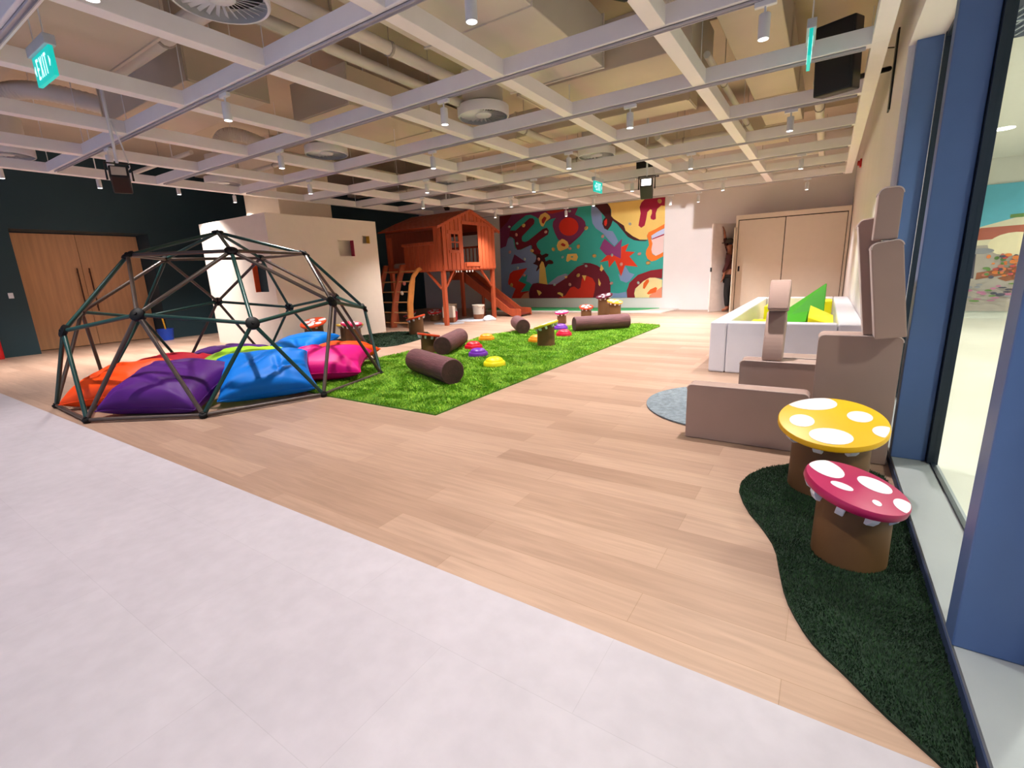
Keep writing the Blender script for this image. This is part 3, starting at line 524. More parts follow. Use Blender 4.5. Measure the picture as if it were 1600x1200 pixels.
for hand, (bi, dirv) in enumerate(((18, Vector((-.35, 0, -1))), (22, Vector((-.25, 0, 1))))):
    dirv = dirv.normalized()
    for f in range(5):
        off = (f-2)*.019 if f < 4 else .04; L_ = (.075, .085, .08, .062, .05)[f]
        b0 = Vector(V_[bi])+Vector((0, off*.9, 0))+dirv*(.03 if f < 4 else .0)
        side = Vector((0, (f-1.5)*.12 if f < 4 else .8, 0))
        b1 = b0+(dirv+side).normalized()*L_*.55; b2 = b1+(dirv+side*.5+Vector((-.35, 0, 0))).normalized()*L_*.5
        k = len(V_); V_ += [tuple(b0), tuple(b1), tuple(b2)]; E_ += [(bi, k), (k, k+1), (k+1, k+2)]; R_ += [.010, .009, .007]
skin('body', V_, E_, R_, m_skin, p)
skin('shirt', [(0, 0, .92), (0.01, 0, 1.05), (0.01, 0, 1.25), (0, 0, 1.37), (0.0, -.17, 1.34), (-.05, -.19, 1.10), (-.12, -.17, .95), (-.02, .13, 1.37), (-.12, .07, 1.60), (-.15, -.015, 1.79)],
     [(0, 1), (1, 2), (2, 3), (3, 4), (4, 5), (5, 6), (3, 7), (7, 8), (8, 9)], [.135, .128, .145, .105, .065, .052, .042, .065, .052, .042], mat('dark_red_shirt', (70, 26, 28), .8), p)
skin('trousers', [(0, 0, .90), (0, -.09, .82), (-.03, -.10, .47), (0, -.10, .12), (0, .09, .82), (-.02, .10, .47), (.03, .10, .12)],
     [(0, 1), (1, 2), (2, 3), (0, 4), (4, 5), (5, 6)], [.135, .10, .07, .055, .10, .07, .055], mat('black_trousers', (16, 15, 18), .8), p)
cp = MB(); cp.lathe([(.001, .10), (.05, .095), (.085, .07), (.10, .02), (.104, -.01), (.001, -.01)], (-.04, 0, 1.665), 24)
cp.prism([(-.13, -.07), (-.20, -.06), (-.225, 0), (-.20, .06), (-.13, .07)], 1.655, 1.668)
cp.build('cap', mat('khaki_cap', (70, 58, 48), .8), p, smooth='auto')
fb = MB(); fb.lathe([(.001, 0), (.012, .004), (.016, .02), (.006, .045), (.001, .047)], (0, 0, 0), 10, Matrix.Translation((-.125, 0, 1.575)))
fb.build('nose', m_skin, p, smooth='auto')
for sy in (-1, 1):
    MB().lathe([(.001, 0), (.012, .004), (.014, .012), (.001, .02)], (0, 0, 0), 10, Matrix.Translation((-.114, sy*.034, 1.60)) @ Matrix.Rotation(-PI/2, 4, 'Y')).build('eye', mat('dark_eye', (30, 22, 20), .3), p)
    MB().lathe([(.001, 0), (.022, .002), (.026, .01), (.001, .016)], (0, 0, 0), 12, Matrix.Translation((-.03, sy*.082, 1.585)) @ Matrix.Rotation(-sy*PI/2, 4, 'X')).build('ear', m_skin, p)
MB().box(-.124, -.112, -.025, .025, 1.528, 1.536).build('mouth', mat('lip_colour', (110, 50, 44), .5), p, .003)

pl_ = bpy.data.lights.new('projector_light', 'SPOT'); pl_.energy = 620; pl_.spot_size = math.radians(110); pl_.spot_blend = .1; pl_.shadow_soft_size = .03; pl_.color = (1, .97, 1)
lo = bpy.data.objects.new('projector_light', pl_); COL.objects.link(lo); lo.location = (-2.68, 8.50, 2.30); lo.rotation_euler = (PI/2, 0, 0)
# the projector throws a picture frame: two overlapping rectangles on the far wall
pl_.use_nodes = True; nt = pl_.node_tree; N = nt.nodes; L = nt.links; em = N['Emission']
tc = N.new('ShaderNodeTexCoord'); sp = N.new('ShaderNodeSeparateXYZ'); L.new(tc.outputs['Normal'], sp.inputs[0])
def mth(op, a, b=None, c=None):
    n = N.new('ShaderNodeMath'); n.operation = op
    for k, v in enumerate((a, b, c)):
        if v is None: continue
        if isinstance(v, (int, float)): n.inputs[k].default_value = v
        else: L.new(v, n.inputs[k])
    return n.outputs[0]
az = mth('ABSOLUTE', sp.outputs[2]); gx = mth('DIVIDE', sp.outputs[0], az); gy = mth('DIVIDE', sp.outputs[1], az); Dd = YB-8.50
def rect(x0, x1, z0, z1, sl, sr, st):
    f = lambda v, e, s_: mth('DIVIDE', mth('SUBTRACT', v, e), s_)
    c = lambda v: mth('MINIMUM', mth('MAXIMUM', v, 0.0), 1.0)
    a = c(f(gx, (x0+2.68)/Dd, sl)); b_ = c(mth('MULTIPLY', f(gx, (x1+2.68)/Dd, sr), -1.0)); d_ = c(mth('MULTIPLY', f(gy, (z1-2.30)/Dd, st), -1.0)); e_ = c(f(gy, (z0-2.30)/Dd, .2))
    return mth('MULTIPLY', mth('MULTIPLY', a, b_), mth('MULTIPLY', d_, e_))
m_ = mth('MAXIMUM', rect(-6.6, -2.98, -.9, 2.75, .45, .012, .03), rect(-4.4, -2.30, -.9, 2.10, .3, .012, .012))
L.new(m_, em.inputs['Strength'])
# flexible round ducts feeding the vents
def flex(pts, label, r=.10):
    c = Vector(pts[0]); t = thing('flexible_duct', label, 'air duct', c); P = [Vector(p) for p in pts]; Q = []
    n = 22
    for k in range(n+1):
        u = k/n; q = [p.copy() for p in P]
        while len(q) > 1: q = [a.lerp(b_, u) for a, b_ in zip(q, q[1:])]
        Q.append(q[0]-c)
    vs = MB(); prev = None
    fine = []
    for a, b_ in zip(Q, Q[1:]):
        for k in range(3): fine.append(a.lerp(b_, k/3))
    fine.append(Q[-1]); V = []; nn = 14
    for i, p in enumerate(fine):
        d = (fine[min(i+1, len(fine)-1)]-fine[max(i-1, 0)]).normalized(); u_ = d.orthogonal().normalized() if prev is None else (prev-d*prev.dot(d)).normalized(); prev = u_; w_ = d.cross(u_)
        rr = r*(1.06 if i % 2 else .97)
        for k in range(nn): a = 2*PI*k/nn; V.append(p+(u_*math.cos(a)+w_*math.sin(a))*rr)
    vs.add(V, [(i*nn+k, i*nn+(k+1) % nn, (i+1)*nn+(k+1) % nn, (i+1)*nn+k) for i in range(len(fine)-1) for k in range(nn)]+[tuple(range(nn))[::-1], tuple(range((len(fine)-1)*nn, len(fine)*nn))])
    vs.build('duct_sleeve', m_ductw, t, smooth='auto'); return t
flex([(-3.37, 4.74, 3.32), (-3.37, 4.74, 3.75), (-3.3, 5.1, 3.7), (-3.05, 5.3, 3.3)], 'pale flexible duct joining the vent over the rug to the duct elbow')
flex([(-6.0, 4.62, 3.32), (-6.0, 4.62, 3.75), (-5.8, 4.7, 3.7), (-5.66, 4.8, 3.3)], 'pale flexible duct above the vent in front of the beige pillar')
flex([(-8.93, 4.67, 3.32), (-8.93, 4.67, 3.8), (-8.7, 4.9, 3.75), (-8.3, 5.4, 3.4)], 'long pale flexible duct sagging left of the beige pillar')
flex([(-6.06, 7.38, 3.32), (-6.06, 7.38, 3.8), (-5.8, 7.2, 3.7), (-5.45, 6.9, 3.35)], 'pale flexible duct above the tree house roof')
flex([(-8.87, 1.98, 3.32), (-8.87, 2.0, 3.8), (-8.3, 2.4, 3.6), (-7.35, 2.9, 3.25)], 'pale flexible duct at the far left edge of the photo')
flex([(-3.15, 7.40, 3.32), (-3.15, 7.40, 3.75), (-2.9, 7.3, 3.7), (-2.6, 7.12, 3.35)], 'pale flexible duct above the small far exit sign')
pipe([(-9.6, 3.6, 2.98), (-7.6, 3.6, 2.98)], 0.03, 'thin cross pipe near the left end of the grid')
pipe([(-9.6, 5.1, 3.1), (-6.5, 5.1, 3.1)], 0.035, 'thin cross pipe in front of the beige pillar')
pipe([(-9.0, 8.25, 3.05), (-5.2, 8.25, 3.05)], 0.04, 'cross pipe above the tree house roof')
pipe([(-5.4, 0.2, 2.95), (-5.4, 3.7, 2.95)], 0.03, 'thin pipe under the broad duct near the exit sign')
# ------------------------------------------------------------------ climbing dome
DC, DR, DTH, DZS = (-5.868, 2.907), 1.686, 0.8991, 1.015
def dome_pts():
    a = math.atan(.5); nz = lambda v: Vector(v).normalized()
    up = [Vector((math.cos(a)*math.cos(2*PI*k/5), math.cos(a)*math.sin(2*PI*k/5), math.sin(a))) for k in range(5)]
    lo = [Vector((math.cos(a)*math.cos(2*PI*(k+.5)/5), math.cos(a)*math.sin(2*PI*(k+.5)/5), -math.sin(a))) for k in range(5)]
    top = Vector((0, 0, 1)); P = {'T': top}
    for k in range(5):
        P['A%d' % k] = nz(top+up[k]); P['V%d' % k] = up[k]; P['M%d' % k] = nz(up[k]+up[(k+1) % 5])
        P['C%d' % (2*k)] = nz(up[k]+lo[(k-1) % 5]); P['C%d' % (2*k+1)] = nz(up[k]+lo[k])
    E = []
    for k in range(5):
        E += [('T', 'A%d' % k, 1), ('A%d' % k, 'A%d' % ((k+1) % 5), 0), ('A%d' % k, 'V%d' % k, 1), ('A%d' % k, 'M%d' % k, 0), ('A%d' % k, 'M%d' % ((k-1) % 5), 0),
              ('V%d' % k, 'M%d' % k, 1), ('V%d' % k, 'M%d' % ((k-1) % 5), 1), ('V%d' % k, 'C%d' % (2*k), 1), ('V%d' % k, 'C%d' % (2*k+1), 1),
              ('M%d' % k, 'C%d' % (2*k+1), 0), ('M%d' % k, 'C%d' % ((2*k+2) % 10), 0), ('C%d' % (2*k), 'C%d' % (2*k+1), 0), ('C%d' % (2*k+1), 'C%d' % ((2*k+2) % 10), 0)]
    Q = {}
    for n_, v in P.items():
        x = v.x*math.cos(DTH)-v.y*math.sin(DTH); y = v.x*math.sin(DTH)+v.y*math.cos(DTH)
        Q[n_] = Vector((DR*x, DR*y, .028+DR*v.z*DZS))
    return Q, E
m_green = mat('dark_green_powder_coat', (10, 58, 52), .4, var=.03); m_brown = mat('brown_powder_coat', (78, 64, 56), .4, var=.03)
m_hub = mat('black_hub', (6, 6, 7), .55, spec=.25)
t = thing('climbing_dome', 'geodesic climbing dome of dark green and brown tubes filled with bean cushions', 'climbing frame', (DC[0], DC[1], 0))
Q, E_ = dome_pts()
for a, b_, g_ in E_:
    A, B = Q[a], Q[b_]; d = (B-A).normalized()
    s_ = MB(); s_.tube(A+d*.03, B-d*.03, .0185, 12)
    s_.build('green_strut' if g_ else 'brown_strut', m_green if g_ else m_brown, t, smooth='auto')
for n_, v in Q.items():
    nrm = Vector((v.x, v.y, v.z*.9 if n_[0] != 'C' else 2.0*DR)).normalized(); T = Matrix.Translation(v) @ nrm.to_track_quat('Z', 'Y').to_matrix().to_4x4()
    big = n_[0] != 'C'
    h = MB(); r = .062 if big else .036
    h.lathe([(.001, .03), (.012, .03), (.014, .022), (r*.8, .020), (r, .012), (r, -.014), (r*.7, -.026), (.001, -.026)], (0, 0, 0), 14, T).build('hub', m_hub, t, smooth='auto')

# ------------------------------------------------------------------ bean cushions
def pillow(name, w, d_, h, loc, rot, c, label, seed, mname, sag=.0):
    n = 56; rg = np.random.default_rng(seed); ph = rg.uniform(0, 6.28, 12)
    u = np.linspace(-1, 1, n); U, V = np.meshgrid(u, u, indexing='ij')
    prof = np.sqrt(np.clip((1-np.abs(U)**2.6)*(1-np.abs(V)**2.6), 0, 1))**.85
    ex = 1-.10*(1-V**2)**1.0*np.abs(U)**3; ey = 1-.10*(1-U**2)*np.abs(V)**3
    X = w/2*U*ex; Y = d_/2*V*ey
    edge = np.maximum(np.abs(U), np.abs(V))
    wr = .010*np.sin(5*U+2*V+ph[0])*np.sin(3*V+ph[1])+.007*np.sin(14*V+2.5*U+ph[2])*edge**4+.007*np.sin(13*U-2*V+ph[3])*edge**4
    # diagonal pinch folds from the corners
    for k, (cu, cv) in enumerate(((-1, -1), (1, -1), (1, 1), (-1, 1))):
        du, dv = U-cu, V-cv; rr = np.hypot(du, dv); an = np.arctan2(dv, du); wr = wr+.013*np.exp(-((rr-.45)/.3)**2)*np.sin(an*8+ph[4+k])
    # dents: smooth creases
    for k in range(3):
        cu, cv, an = rg.uniform(-.6, .6), rg.uniform(-.6, .6), rg.uniform(0, PI)
        a_ = (U-cu)*math.cos(an)+(V-cv)*math.sin(an); b_ = -(U-cu)*math.sin(an)+(V-cv)*math.cos(an)
        wr = wr-.026*np.exp(-(a_/.06)**2-(b_/.4)**2)+.012*np.exp(-((a_-.13)/.08)**2-(b_/.5)**2)
    top = (h*.5*prof+wr*prof**.6*.9)*1.0; bot = -h*.5*prof*.8
    top = top+sag*(1-(U**2+V**2)/2)
    vs = []; idx = -np.ones((2, n, n), int)
    for i in range(n):
        for j in range(n):
            idx[0, i, j] = len(vs); vs.append((X[i, j], Y[i, j], top[i, j]))
    for i in range(n):
        for j in range(n):
            if i in (0, n-1) or j in (0, n-1): idx[1, i, j] = idx[0, i, j]
            else: idx[1, i, j] = len(vs); vs.append((X[i, j], Y[i, j], bot[i, j]))
    fs = []
    for i in range(n-1):
        for j in range(n-1):
            fs.append((idx[0, i, j], idx[0, i+1, j], idx[0, i+1, j+1], idx[0, i, j+1])); fs.append((idx[1, i, j], idx[1, i, j+1], idx[1, i+1, j+1], idx[1, i+1, j]))
    R_ = Euler(rot, 'ZYX' if False else 'XYZ').to_matrix()
    # bake rotation, rest on floor: flatten anything below the floor
    vv = [R_ @ Vector(v)+Vector((0, 0, loc[2])) for v in vs]
    vv = [Vector((v.x, v.y, v.z if v.z > .02 else .02*math.exp((v.z-.02)*4) if v.z < 0 else max(v.z*.5+.01, .012))) for v in vv]
    b = MB(); b.add(vv, fs)
    o = b.build(name, mat(mname, c, .5, var=.02, scale=3, bump=.08, bscale=7, spec=.25), None, smooth=True); o.location = (loc[0], loc[1], 0)
    seam = MB()
    ring = [idx[0, i, 0] for i in range(n)]+[idx[0, n-1, j] for j in range(1, n)]+[idx[0, i, n-1] for i in range(n-2, -1, -1)]+[idx[0, 0, j] for j in range(n-2, 0, -1)]
    seam.path([vv[k] for k in ring]+[vv[ring[0]]], .005, 5); seam.build('piping', MATS[mname], o, smooth=True)
    return tag(o, label, 'bean cushion', 'bean cushions in the climbing dome')
D = math.radians
CUSH = [
 ('orange_nylon', (246, 78, 14), .86, .72, .36, (-6.02, 1.80, .20), (D(14), D(-6), D(30)), 'orange bean cushion at the left end of the climbing dome', 1),
 ('purple_nylon', (82, 28, 118), .98, .78, .40, (-5.26, 1.93, .20), (D(20), 0, D(28)), 'large purple bean cushion between the orange and the big blue one', 2),
 ('blue_nylon', (0, 116, 214), .90, .74, .36, (-4.80, 2.62, .23), (D(24), 0, D(62)), 'large bright blue bean cushion at the front of the dome', 3),
 ('pink_nylon', (232, 8, 132), 1.0, .84, .36, (-4.96, 3.42, .19), (D(8), 0, D(40)), 'hot pink bean cushion at the right side of the dome', 4),
 ('orange_nylon', (246, 78, 14), .90, .7, .32, (-5.42, 3.96, .18), (D(4), 0, D(16)), 'orange bean cushion behind the hot pink one', 5),
 ('blue_nylon', (0, 116, 214), .92, .7, .34, (-6.12, 3.86, .25), (D(14), D(-6), D(14)), 'blue bean cushion at the back of the dome behind the lime one', 6),
 ('red_nylon', (170, 10, 40), .92, .72, .32, (-6.58, 2.55, .19), (0, D(4), D(24)), 'crimson bean cushion behind the left orange one', 7),
 ('lime_nylon', (160, 214, 40), .9, .76, .34, (-5.68, 2.86, .24), (D(6), 0, D(40)), 'lime green bean cushion in the middle of the pile', 8),
 ('purple_nylon', (82, 28, 118), .95, .66, .30, (-6.78, 3.28, .20), (0, 0, D(28)), 'dark purple bean cushion at the far back of the dome', 9)]
for (mn, c, w, d_, h, loc, rot, lb, sd) in CUSH: pillow('bean_cushion', w, d_, h, loc, rot, c, lb, sd, mn)

# ------------------------------------------------------------------ rugs
def poly_area(p): return .5*sum(p[i][0]*p[(i+1) % len(p)][1]-p[(i+1) % len(p)][0]*p[i][1] for i in range(len(p)))
def smooth_poly(p, it=2):
    for _ in range(it):
        q = []
        for i in range(len(p)):
            a, b_ = p[i], p[(i+1) % len(p)]; q += [(a[0]*.75+b_[0]*.25, a[1]*.75+b_[1]*.25), (a[0]*.25+b_[0]*.75, a[1]*.25+b_[1]*.75)]
        p = q
    return p
def inside(P, poly):
    x, y = P[:, 0], P[:, 1]; r = np.zeros(len(P), bool); n = len(poly)
    for i in range(n):
        x0, y0 = poly[i]; x1, y1 = poly[(i+1) % n]
        c = ((y0 > y) != (y1 > y)) & (x < (x1-x0)*(y-y0)/(y1-y0+1e-12)+x0); r ^= c
    return r
def shag(poly, z0, count, length, width, mats_, parent, name, lean=.5, clump=0.0, weight=None):
    lo = np.min(poly, 0); hi = np.max(poly, 0); P = RNG.uniform(lo, hi, (int(count*2.6), 2)); P = P[inside(P, poly)][:count]
    if weight is not None:
        P = P[RNG.uniform(size=len(P)) < weight(P)]
    n = len(P); a = RNG.uniform(0, 2*PI, n); L = length*RNG.uniform(.6, 1.15, n); wv = width*RNG.uniform(.7, 1.3, n)
    ln = lean*RNG.uniform(.2, 1, n)
    cl = np.sin(P[:, 0]*7+2*np.sin(P[:, 1]*5))*1.2+np.sin(P[:, 1]*9+P[:, 0]*4)
    la = a*0.5+cl*2; dx = np.cos(la)*ln*L; dy = np.sin(la)*ln*L
    px = np.cos(a)*wv/2; py = np.sin(a)*wv/2; z = np.full(n, z0)
    V = np.stack([np.stack([P[:, 0]-px, P[:, 1]-py, z], 1), np.stack([P[:, 0]+px, P[:, 1]+py, z], 1),
                  np.stack([P[:, 0]+dx*.5+px*.8, P[:, 1]+dy*.5+py*.8, z+L*.65], 1), np.stack([P[:, 0]+dx*.5-px*.8, P[:, 1]+dy*.5-py*.8, z+L*.65], 1),
                  np.stack([P[:, 0]+dx, P[:, 1]+dy, z+L*(1-.25*ln)], 1)], 1).reshape(-1, 3)
    me = bpy.data.meshes.new(name); me.vertices.add(len(V)); me.vertices.foreach_set('co', V.ravel())
    b = np.arange(n)*5; quad = np.stack([b, b+1, b+2, b+3], 1); tri = np.stack([b+3, b+2, b+4], 1)
    loops = np.concatenate([quad, tri], 1).ravel(); me.loops.add(len(loops)); me.loops.foreach_set('vertex_index', loops)
    st = np.stack([np.arange(n)*7, np.arange(n)*7+4], 1).ravel(); me.polygons.add(2*n); me.polygons.foreach_set('loop_start', st)
    mi = np.repeat(RNG.integers(0, len(mats_), n), 2)
    for m in mats_: me.materials.append(m)
    me.polygons.foreach_set('material_index', mi); me.update(calc_edges=True); me.validate()
    o = bpy.data.objects.new(name, me); COL.objects.link(o); o.parent = parent; o['kind'] = 'stuff'; return o
RUG = [(-2.67, 2.84), (-2.66, 9.42), (-2.72, 9.62), (-3.2, 9.78), (-4.4, 9.25), (-5.1, 8.1), (-5.38, 7.3), (-5.15, 6.2), (-5.42, 5.4), (-5.42, 4.6), (-5.2, 3.4), (-4.6, 2.9), (-4.3, 2.86)]
gm = [mat('shag_green_a', (128, 178, 34), .8, var=.15, scale=3), mat('shag_green_b', (100, 156, 24), .8, var=.15, scale=3), mat('shag_green_c', (158, 198, 54), .8, var=.15, scale=3)]
rb = MB().prism(RUG, 0, .012).build('shag_rug', mat('rug_backing_green', (70, 124, 22), .9, var=.1), None)
tag(rb, 'long bright green shaggy rug running away beside the climbing dome', 'rug')
def near_w(P): return np.clip(5.0/np.hypot(P[:, 0], P[:, 1]), .25, 1)**1.3
shag(RUG, .008, 190000, .032, .0075, gm, rb, 'shag_pile', .9, weight=near_w)
TURF = smooth_poly([(-.10, 2.98), (-.24, 2.80), (-.29, 2.56), (-.22, 2.32), (-.13, 2.16), (-.07, 2.02), (-.045, 1.86), (-.015, 1.70), (.03, 1.58), (.08, 1.49), (.15, 1.42), (.22, 1.335), (.30, 1.26), (.345, 1.215), (.399, 1.22), (.399, 1.6), (.399, 2.2), (.399, 3.0), (.25, 3.14), (.05, 3.1)], 1)
tm = [mat('turf_dark_a', (15, 46, 20), .85, var=.15, scale=5), mat('turf_dark_b', (10, 34, 15), .85, var=.15, scale=5), mat('turf_dark_c', (38, 74, 34), .85, var=.15, scale=5)]
tb = MB().prism(TURF, 0, .010).build('turf_mat', mat('turf_backing', (14, 40, 20), .9), None)
tag(tb, 'wavy dark green turf mat under the two near mushroom stools', 'mat')
shag(TURF, .008, 60000, .013, .0022, tm, tb, 'turf_pile', .8)
TURF2 = smooth_poly([(-6.45, 5.42), (-6.15, 5.6), (-6.25, 6.3), (-6.6, 7.1), (-7.1, 7.45), (-7.95, 7.2), (-8.05, 6.0), (-8.05, 4.85), (-8.1, 4.76), (-8.6, 4.72), (-8.9, 4.6), (-8.2, 4.45), (-7.3, 4.9)], 1)
tb2 = MB().prism(TURF2, 0, .010).build('turf_mat', MATS['turf_backing'], None)
tag(tb2, 'dark green turf mat at the foot of the cream play room box', 'mat')
shag(TURF2, .008, 22000, .018, .006, tm, tb2, 'turf_pile', .8)
t = MB(); t.lathe([(.001, 0), (.69, 0), (.70, .006), (.70, .014), (.69, .018), (.001, .018)], (0, 0, 0), 72)
t = t.build('round_rug', mat('grey_felt', (126, 138, 146), .9, var=.25, scale=30, bump=.8, bscale=120), None, smooth='auto'); t.location = (-.53, 4.12, 0)
tag(t, 'round grey rug under the beige foam blocks', 'rug')

# ------------------------------------------------------------------ mushroom stools
m_post = mat('cardboard_brown_post', (108, 74, 40), .6, var=.05, scale=4); m_gill = mat('white_gill_foam', (226, 230, 240), .5, var=.01)
m_spotw = mat('white_spot_paint', (236, 238, 242), .5, var=.01)
def stool(x, y, h, rp, rc, tx, ty, capc, cname, label, spots_, seed=0, off=(0, 0), ng=9, group=None):
    t = thing('mushroom_stool', label, 'stool', (x, y, 0), 0, group)
    nrm = Vector((tx, ty, 1)).normalized(); u = Vector((0, 1, 0)).cross(nrm).normalized(); v = nrm.cross(u)
    n = 36; tz = lambda px, py: h-.034*1.05-(tx*(px-off[0])+ty*(py-off[1]))
    ring = [(rp*math.cos(2*PI*k/n), rp*math.sin(2*PI*k/n)) for k in range(n)]
    b = MB(); b.add([(px*1.03, py*1.03, 0.012) for px, py in ring]+[(px, py, tz(px, py)) for px, py in ring], [(k, (k+1) % n, n+(k+1) % n, n+k) for k in range(n)]+[tuple(range(n))[::-1], tuple(range(n, 2*n))])
    b.build('post', m_post, t, smooth='auto')
    c = Vector((off[0], off[1], h)); T = Matrix.Translation(c) @ Matrix((u, v, nrm)).transposed().to_4x4()
    b = MB(); b.lathe([(.001, -.034), (rc*.97, -.034), (rc, -.026), (rc, -.008), (rc*.985, -.001), (rc*.97, 0), (.001, 0)], (0, 0, 0), 56, T)
    b.cur = 1
    for (su, sv, a, bb, rot) in spots_:
        m_ = 26; pts = []
        for k in range(m_):
            an = 2*PI*k/m_; e1 = a*math.cos(an); e2 = bb*math.sin(an); pu = su+e1*math.cos(rot)-e2*math.sin(rot); pv = sv+e1*math.sin(rot)+e2*math.cos(rot)
            q = math.hypot(pu, pv); lim = rc*.968
            if q > lim: pu, pv = pu*lim/q, pv*lim/q
            pts.append((pu, pv))
        b.prism(pts, .0002, .0014, 'z', T)
    cap = b.build('cap', [mat(cname, capc, .42, var=.02), m_spotw], t, smooth='auto')
    for k in range(ng):
        an = 2*PI*(k+.4)/ng; rr = (rp+rc)/2*.985; cx_, cy_ = rr*math.cos(an), rr*math.sin(an)
        L = rc-rp*.98; T2 = T @ Matrix.Rotation(an, 4, 'Z')
        g_ = MB(); poly = [(rc*.95, -.034), (rc*.93, -.05), (rp+L*.45, -.074), (rp+L*.08, -.080), (rp+.003, -.066), (rp+.003, -.034)]
        g_.prism(poly, -.016*rc/.2, .016*rc/.2, 'y', T2); g_.build('gill', m_gill, t, .003)
    return t
Y1 = (238, 184, 8)
def rspots(rc, seed):
    r = random.Random(seed); o = []
    for k in range(5):
        a = 2*PI*k/5+r.uniform(-.3, .3); q = rc*r.uniform(.5, .78); s = rc*r.uniform(.2, .34); o.append((q*math.cos(a), q*math.sin(a), s, s*.8, a))
    o.append((0, 0, rc*.18, rc*.16, 0)); return o
stool(.10, 2.745, .381, .166, .232, 0, -.268, Y1, 'yellow_cap', 'yellow mushroom stool with white spots beside the beige foam blocks',
      [(-.095, .16, .115, .075, .1), (-.125, -.031, .054, .058, 0), (-.002, -.143, .088, .068, 0), (.112, .066, .052, .052, 0), (.205, -.05, .048, .05, .3)], off=(-.007, -.045))
stool(.175, 2.10, .306, .122, .175, .251, -.068, (176, 22, 84), 'magenta_cap', 'magenta mushroom stool with a tilted cap, nearest the window',
      [(-.107, .06, .066, .074, .2), (.06, .062, .058, .055, 0), (-.05, -.053, .038, .026, .1), (.061, -.086, .015, .02, 0), (.148, -.03, .034, .05, 0)])
OR = (232, 78, 30); 
ST = [(-5.02, 5.33, .30, .125, .175, .051, .209, OR, 'orange_cap', 'orange capped mushroom stool leaning over the two nearer brown logs'),
      (-7.02, 7.10, .36, .15, .20, -.234, -.118, OR, 'orange_cap', 'orange capped mushroom stool between the play room box and the tree house'),
      (-3.62, 6.50, .36, .135, .20, -.296, -.085, (206, 196, 40), 'lime_yellow_cap', 'yellow green mushroom stool standing in the middle of the rug'),
      (-4.90, 9.55, .27, .10, .155, 0, -.15, (214, 24, 120), 'pink_cap', 'small pink mushroom stool behind the purple stepping dome'),
      (-4.62, 11.35, .52, .15, .21, -.1, -.25, (92, 12, 44), 'maroon_cap', 'tallest maroon mushroom stool behind the long log'),
      (-4.22, 11.05, .40, .14, .19, .2, -.1, (220, 176, 50), 'mustard_cap', 'mustard mushroom stool right of the tall maroon one'),
      (-5.02, 11.15, .26, .13, .18, .1, -.2, (224, 66, 36), 'red_orange_cap', 'low red orange mushroom stool left of the tall maroon one'),
      (-7.70, 5.20, .44, .16, .23, .12, -.3, OR, 'orange_cap', 'wide orange mushroom stool against the cream play room box'),
      (-7.30, 5.68, .36, .18, .24, 0, .05, (200, 180, 40), 'mustard_cap', 'dull yellow mushroom stool between the two others at the play room box'),
      (-6.87, 5.38, .42, .14, .18, .12, 0, (196, 16, 80), 'pink_cap2', 'crimson pink mushroom stool at the right end of the play room box'),
      (-8.62, 9.45, .26, .13, .19, .1, -.2, (206, 30, 34), 'red_cap', 'red toadstool seat in front of the tree house ladder'),
      (-9.25, 9.15, .22, .11, .18, -.2, -.3, (210, 40, 44), 'red_cap', 'low red toadstool seat beside the curved ladder rail')]
for i, s_ in enumerate(ST): stool(*s_, rspots(s_[4], i+3), seed=i, group=None)

# ------------------------------------------------------------------ logs
m_bark = mat('purple_brown_bark', (102, 62, 66), .7, var=.28, scale=6, bump=.5, bscale=14, stretch=(9, 9, .8)); m_end = mat('log_end_print', (72, 42, 40), .7, var=.35, scale=9, bump=.2)
def log(p0, p1, r, label):
    p0 = Vector((*p0, r+.018)); p1 = Vector((*p1, r+.018)); L = (p1-p0).length
    q = (p1-p0).to_track_quat('Z', 'Y'); t = thing('foam_log', label, 'log', (0, 0, 0)); t.location = (p0+p1)/2; t.rotation_mode = 'QUATERNION'; t.rotation_quaternion = q
    MB().lathe([(.001, -L/2+.004), (r*.93, -L/2+.004), (r*.985, -L/2+.012), (r, -L/2+.03), (r, L/2-.03), (r*.985, L/2-.012), (r*.93, L/2-.004), (.001, L/2-.004)], (0, 0, 0), 40).build('bark_cover', m_bark, t, smooth='auto')
    for s_ in (-1, 1):
        b = MB()
        for k, (a, c_) in enumerate(((r*.90, 0), (r*.62, .0015), (r*.34, .003))):
            b.lathe([(.001, min(s_*(L/2-.0045), s_*(L/2-.002+c_))), (a, min(s_*(L/2-.0045), s_*(L/2-.002+c_))), (a, max(s_*(L/2-.0045), s_*(L/2-.002+c_))), (.001, max(s_*(L/2-.0045), s_*(L/2-.002+c_)))], (0, 0, 0), 30)
        b.build('end_disc', m_end, t, smooth='auto')
log((-3.22, 3.74), (-4.17, 4.16), .14, 'brown foam log nearest the camera, with its round end facing right')
log((-4.60, 5.15), (-5.02, 6.08), .14, 'brown foam log behind the orange stool on the rug')
log((-4.72, 7.60), (-5.30, 8.30), .14, 'brown foam log half hidden by the yellow green stool')
log((-3.95, 8.20), (-3.16, 8.99), .14, 'long brown foam log at the far right end of the rug')

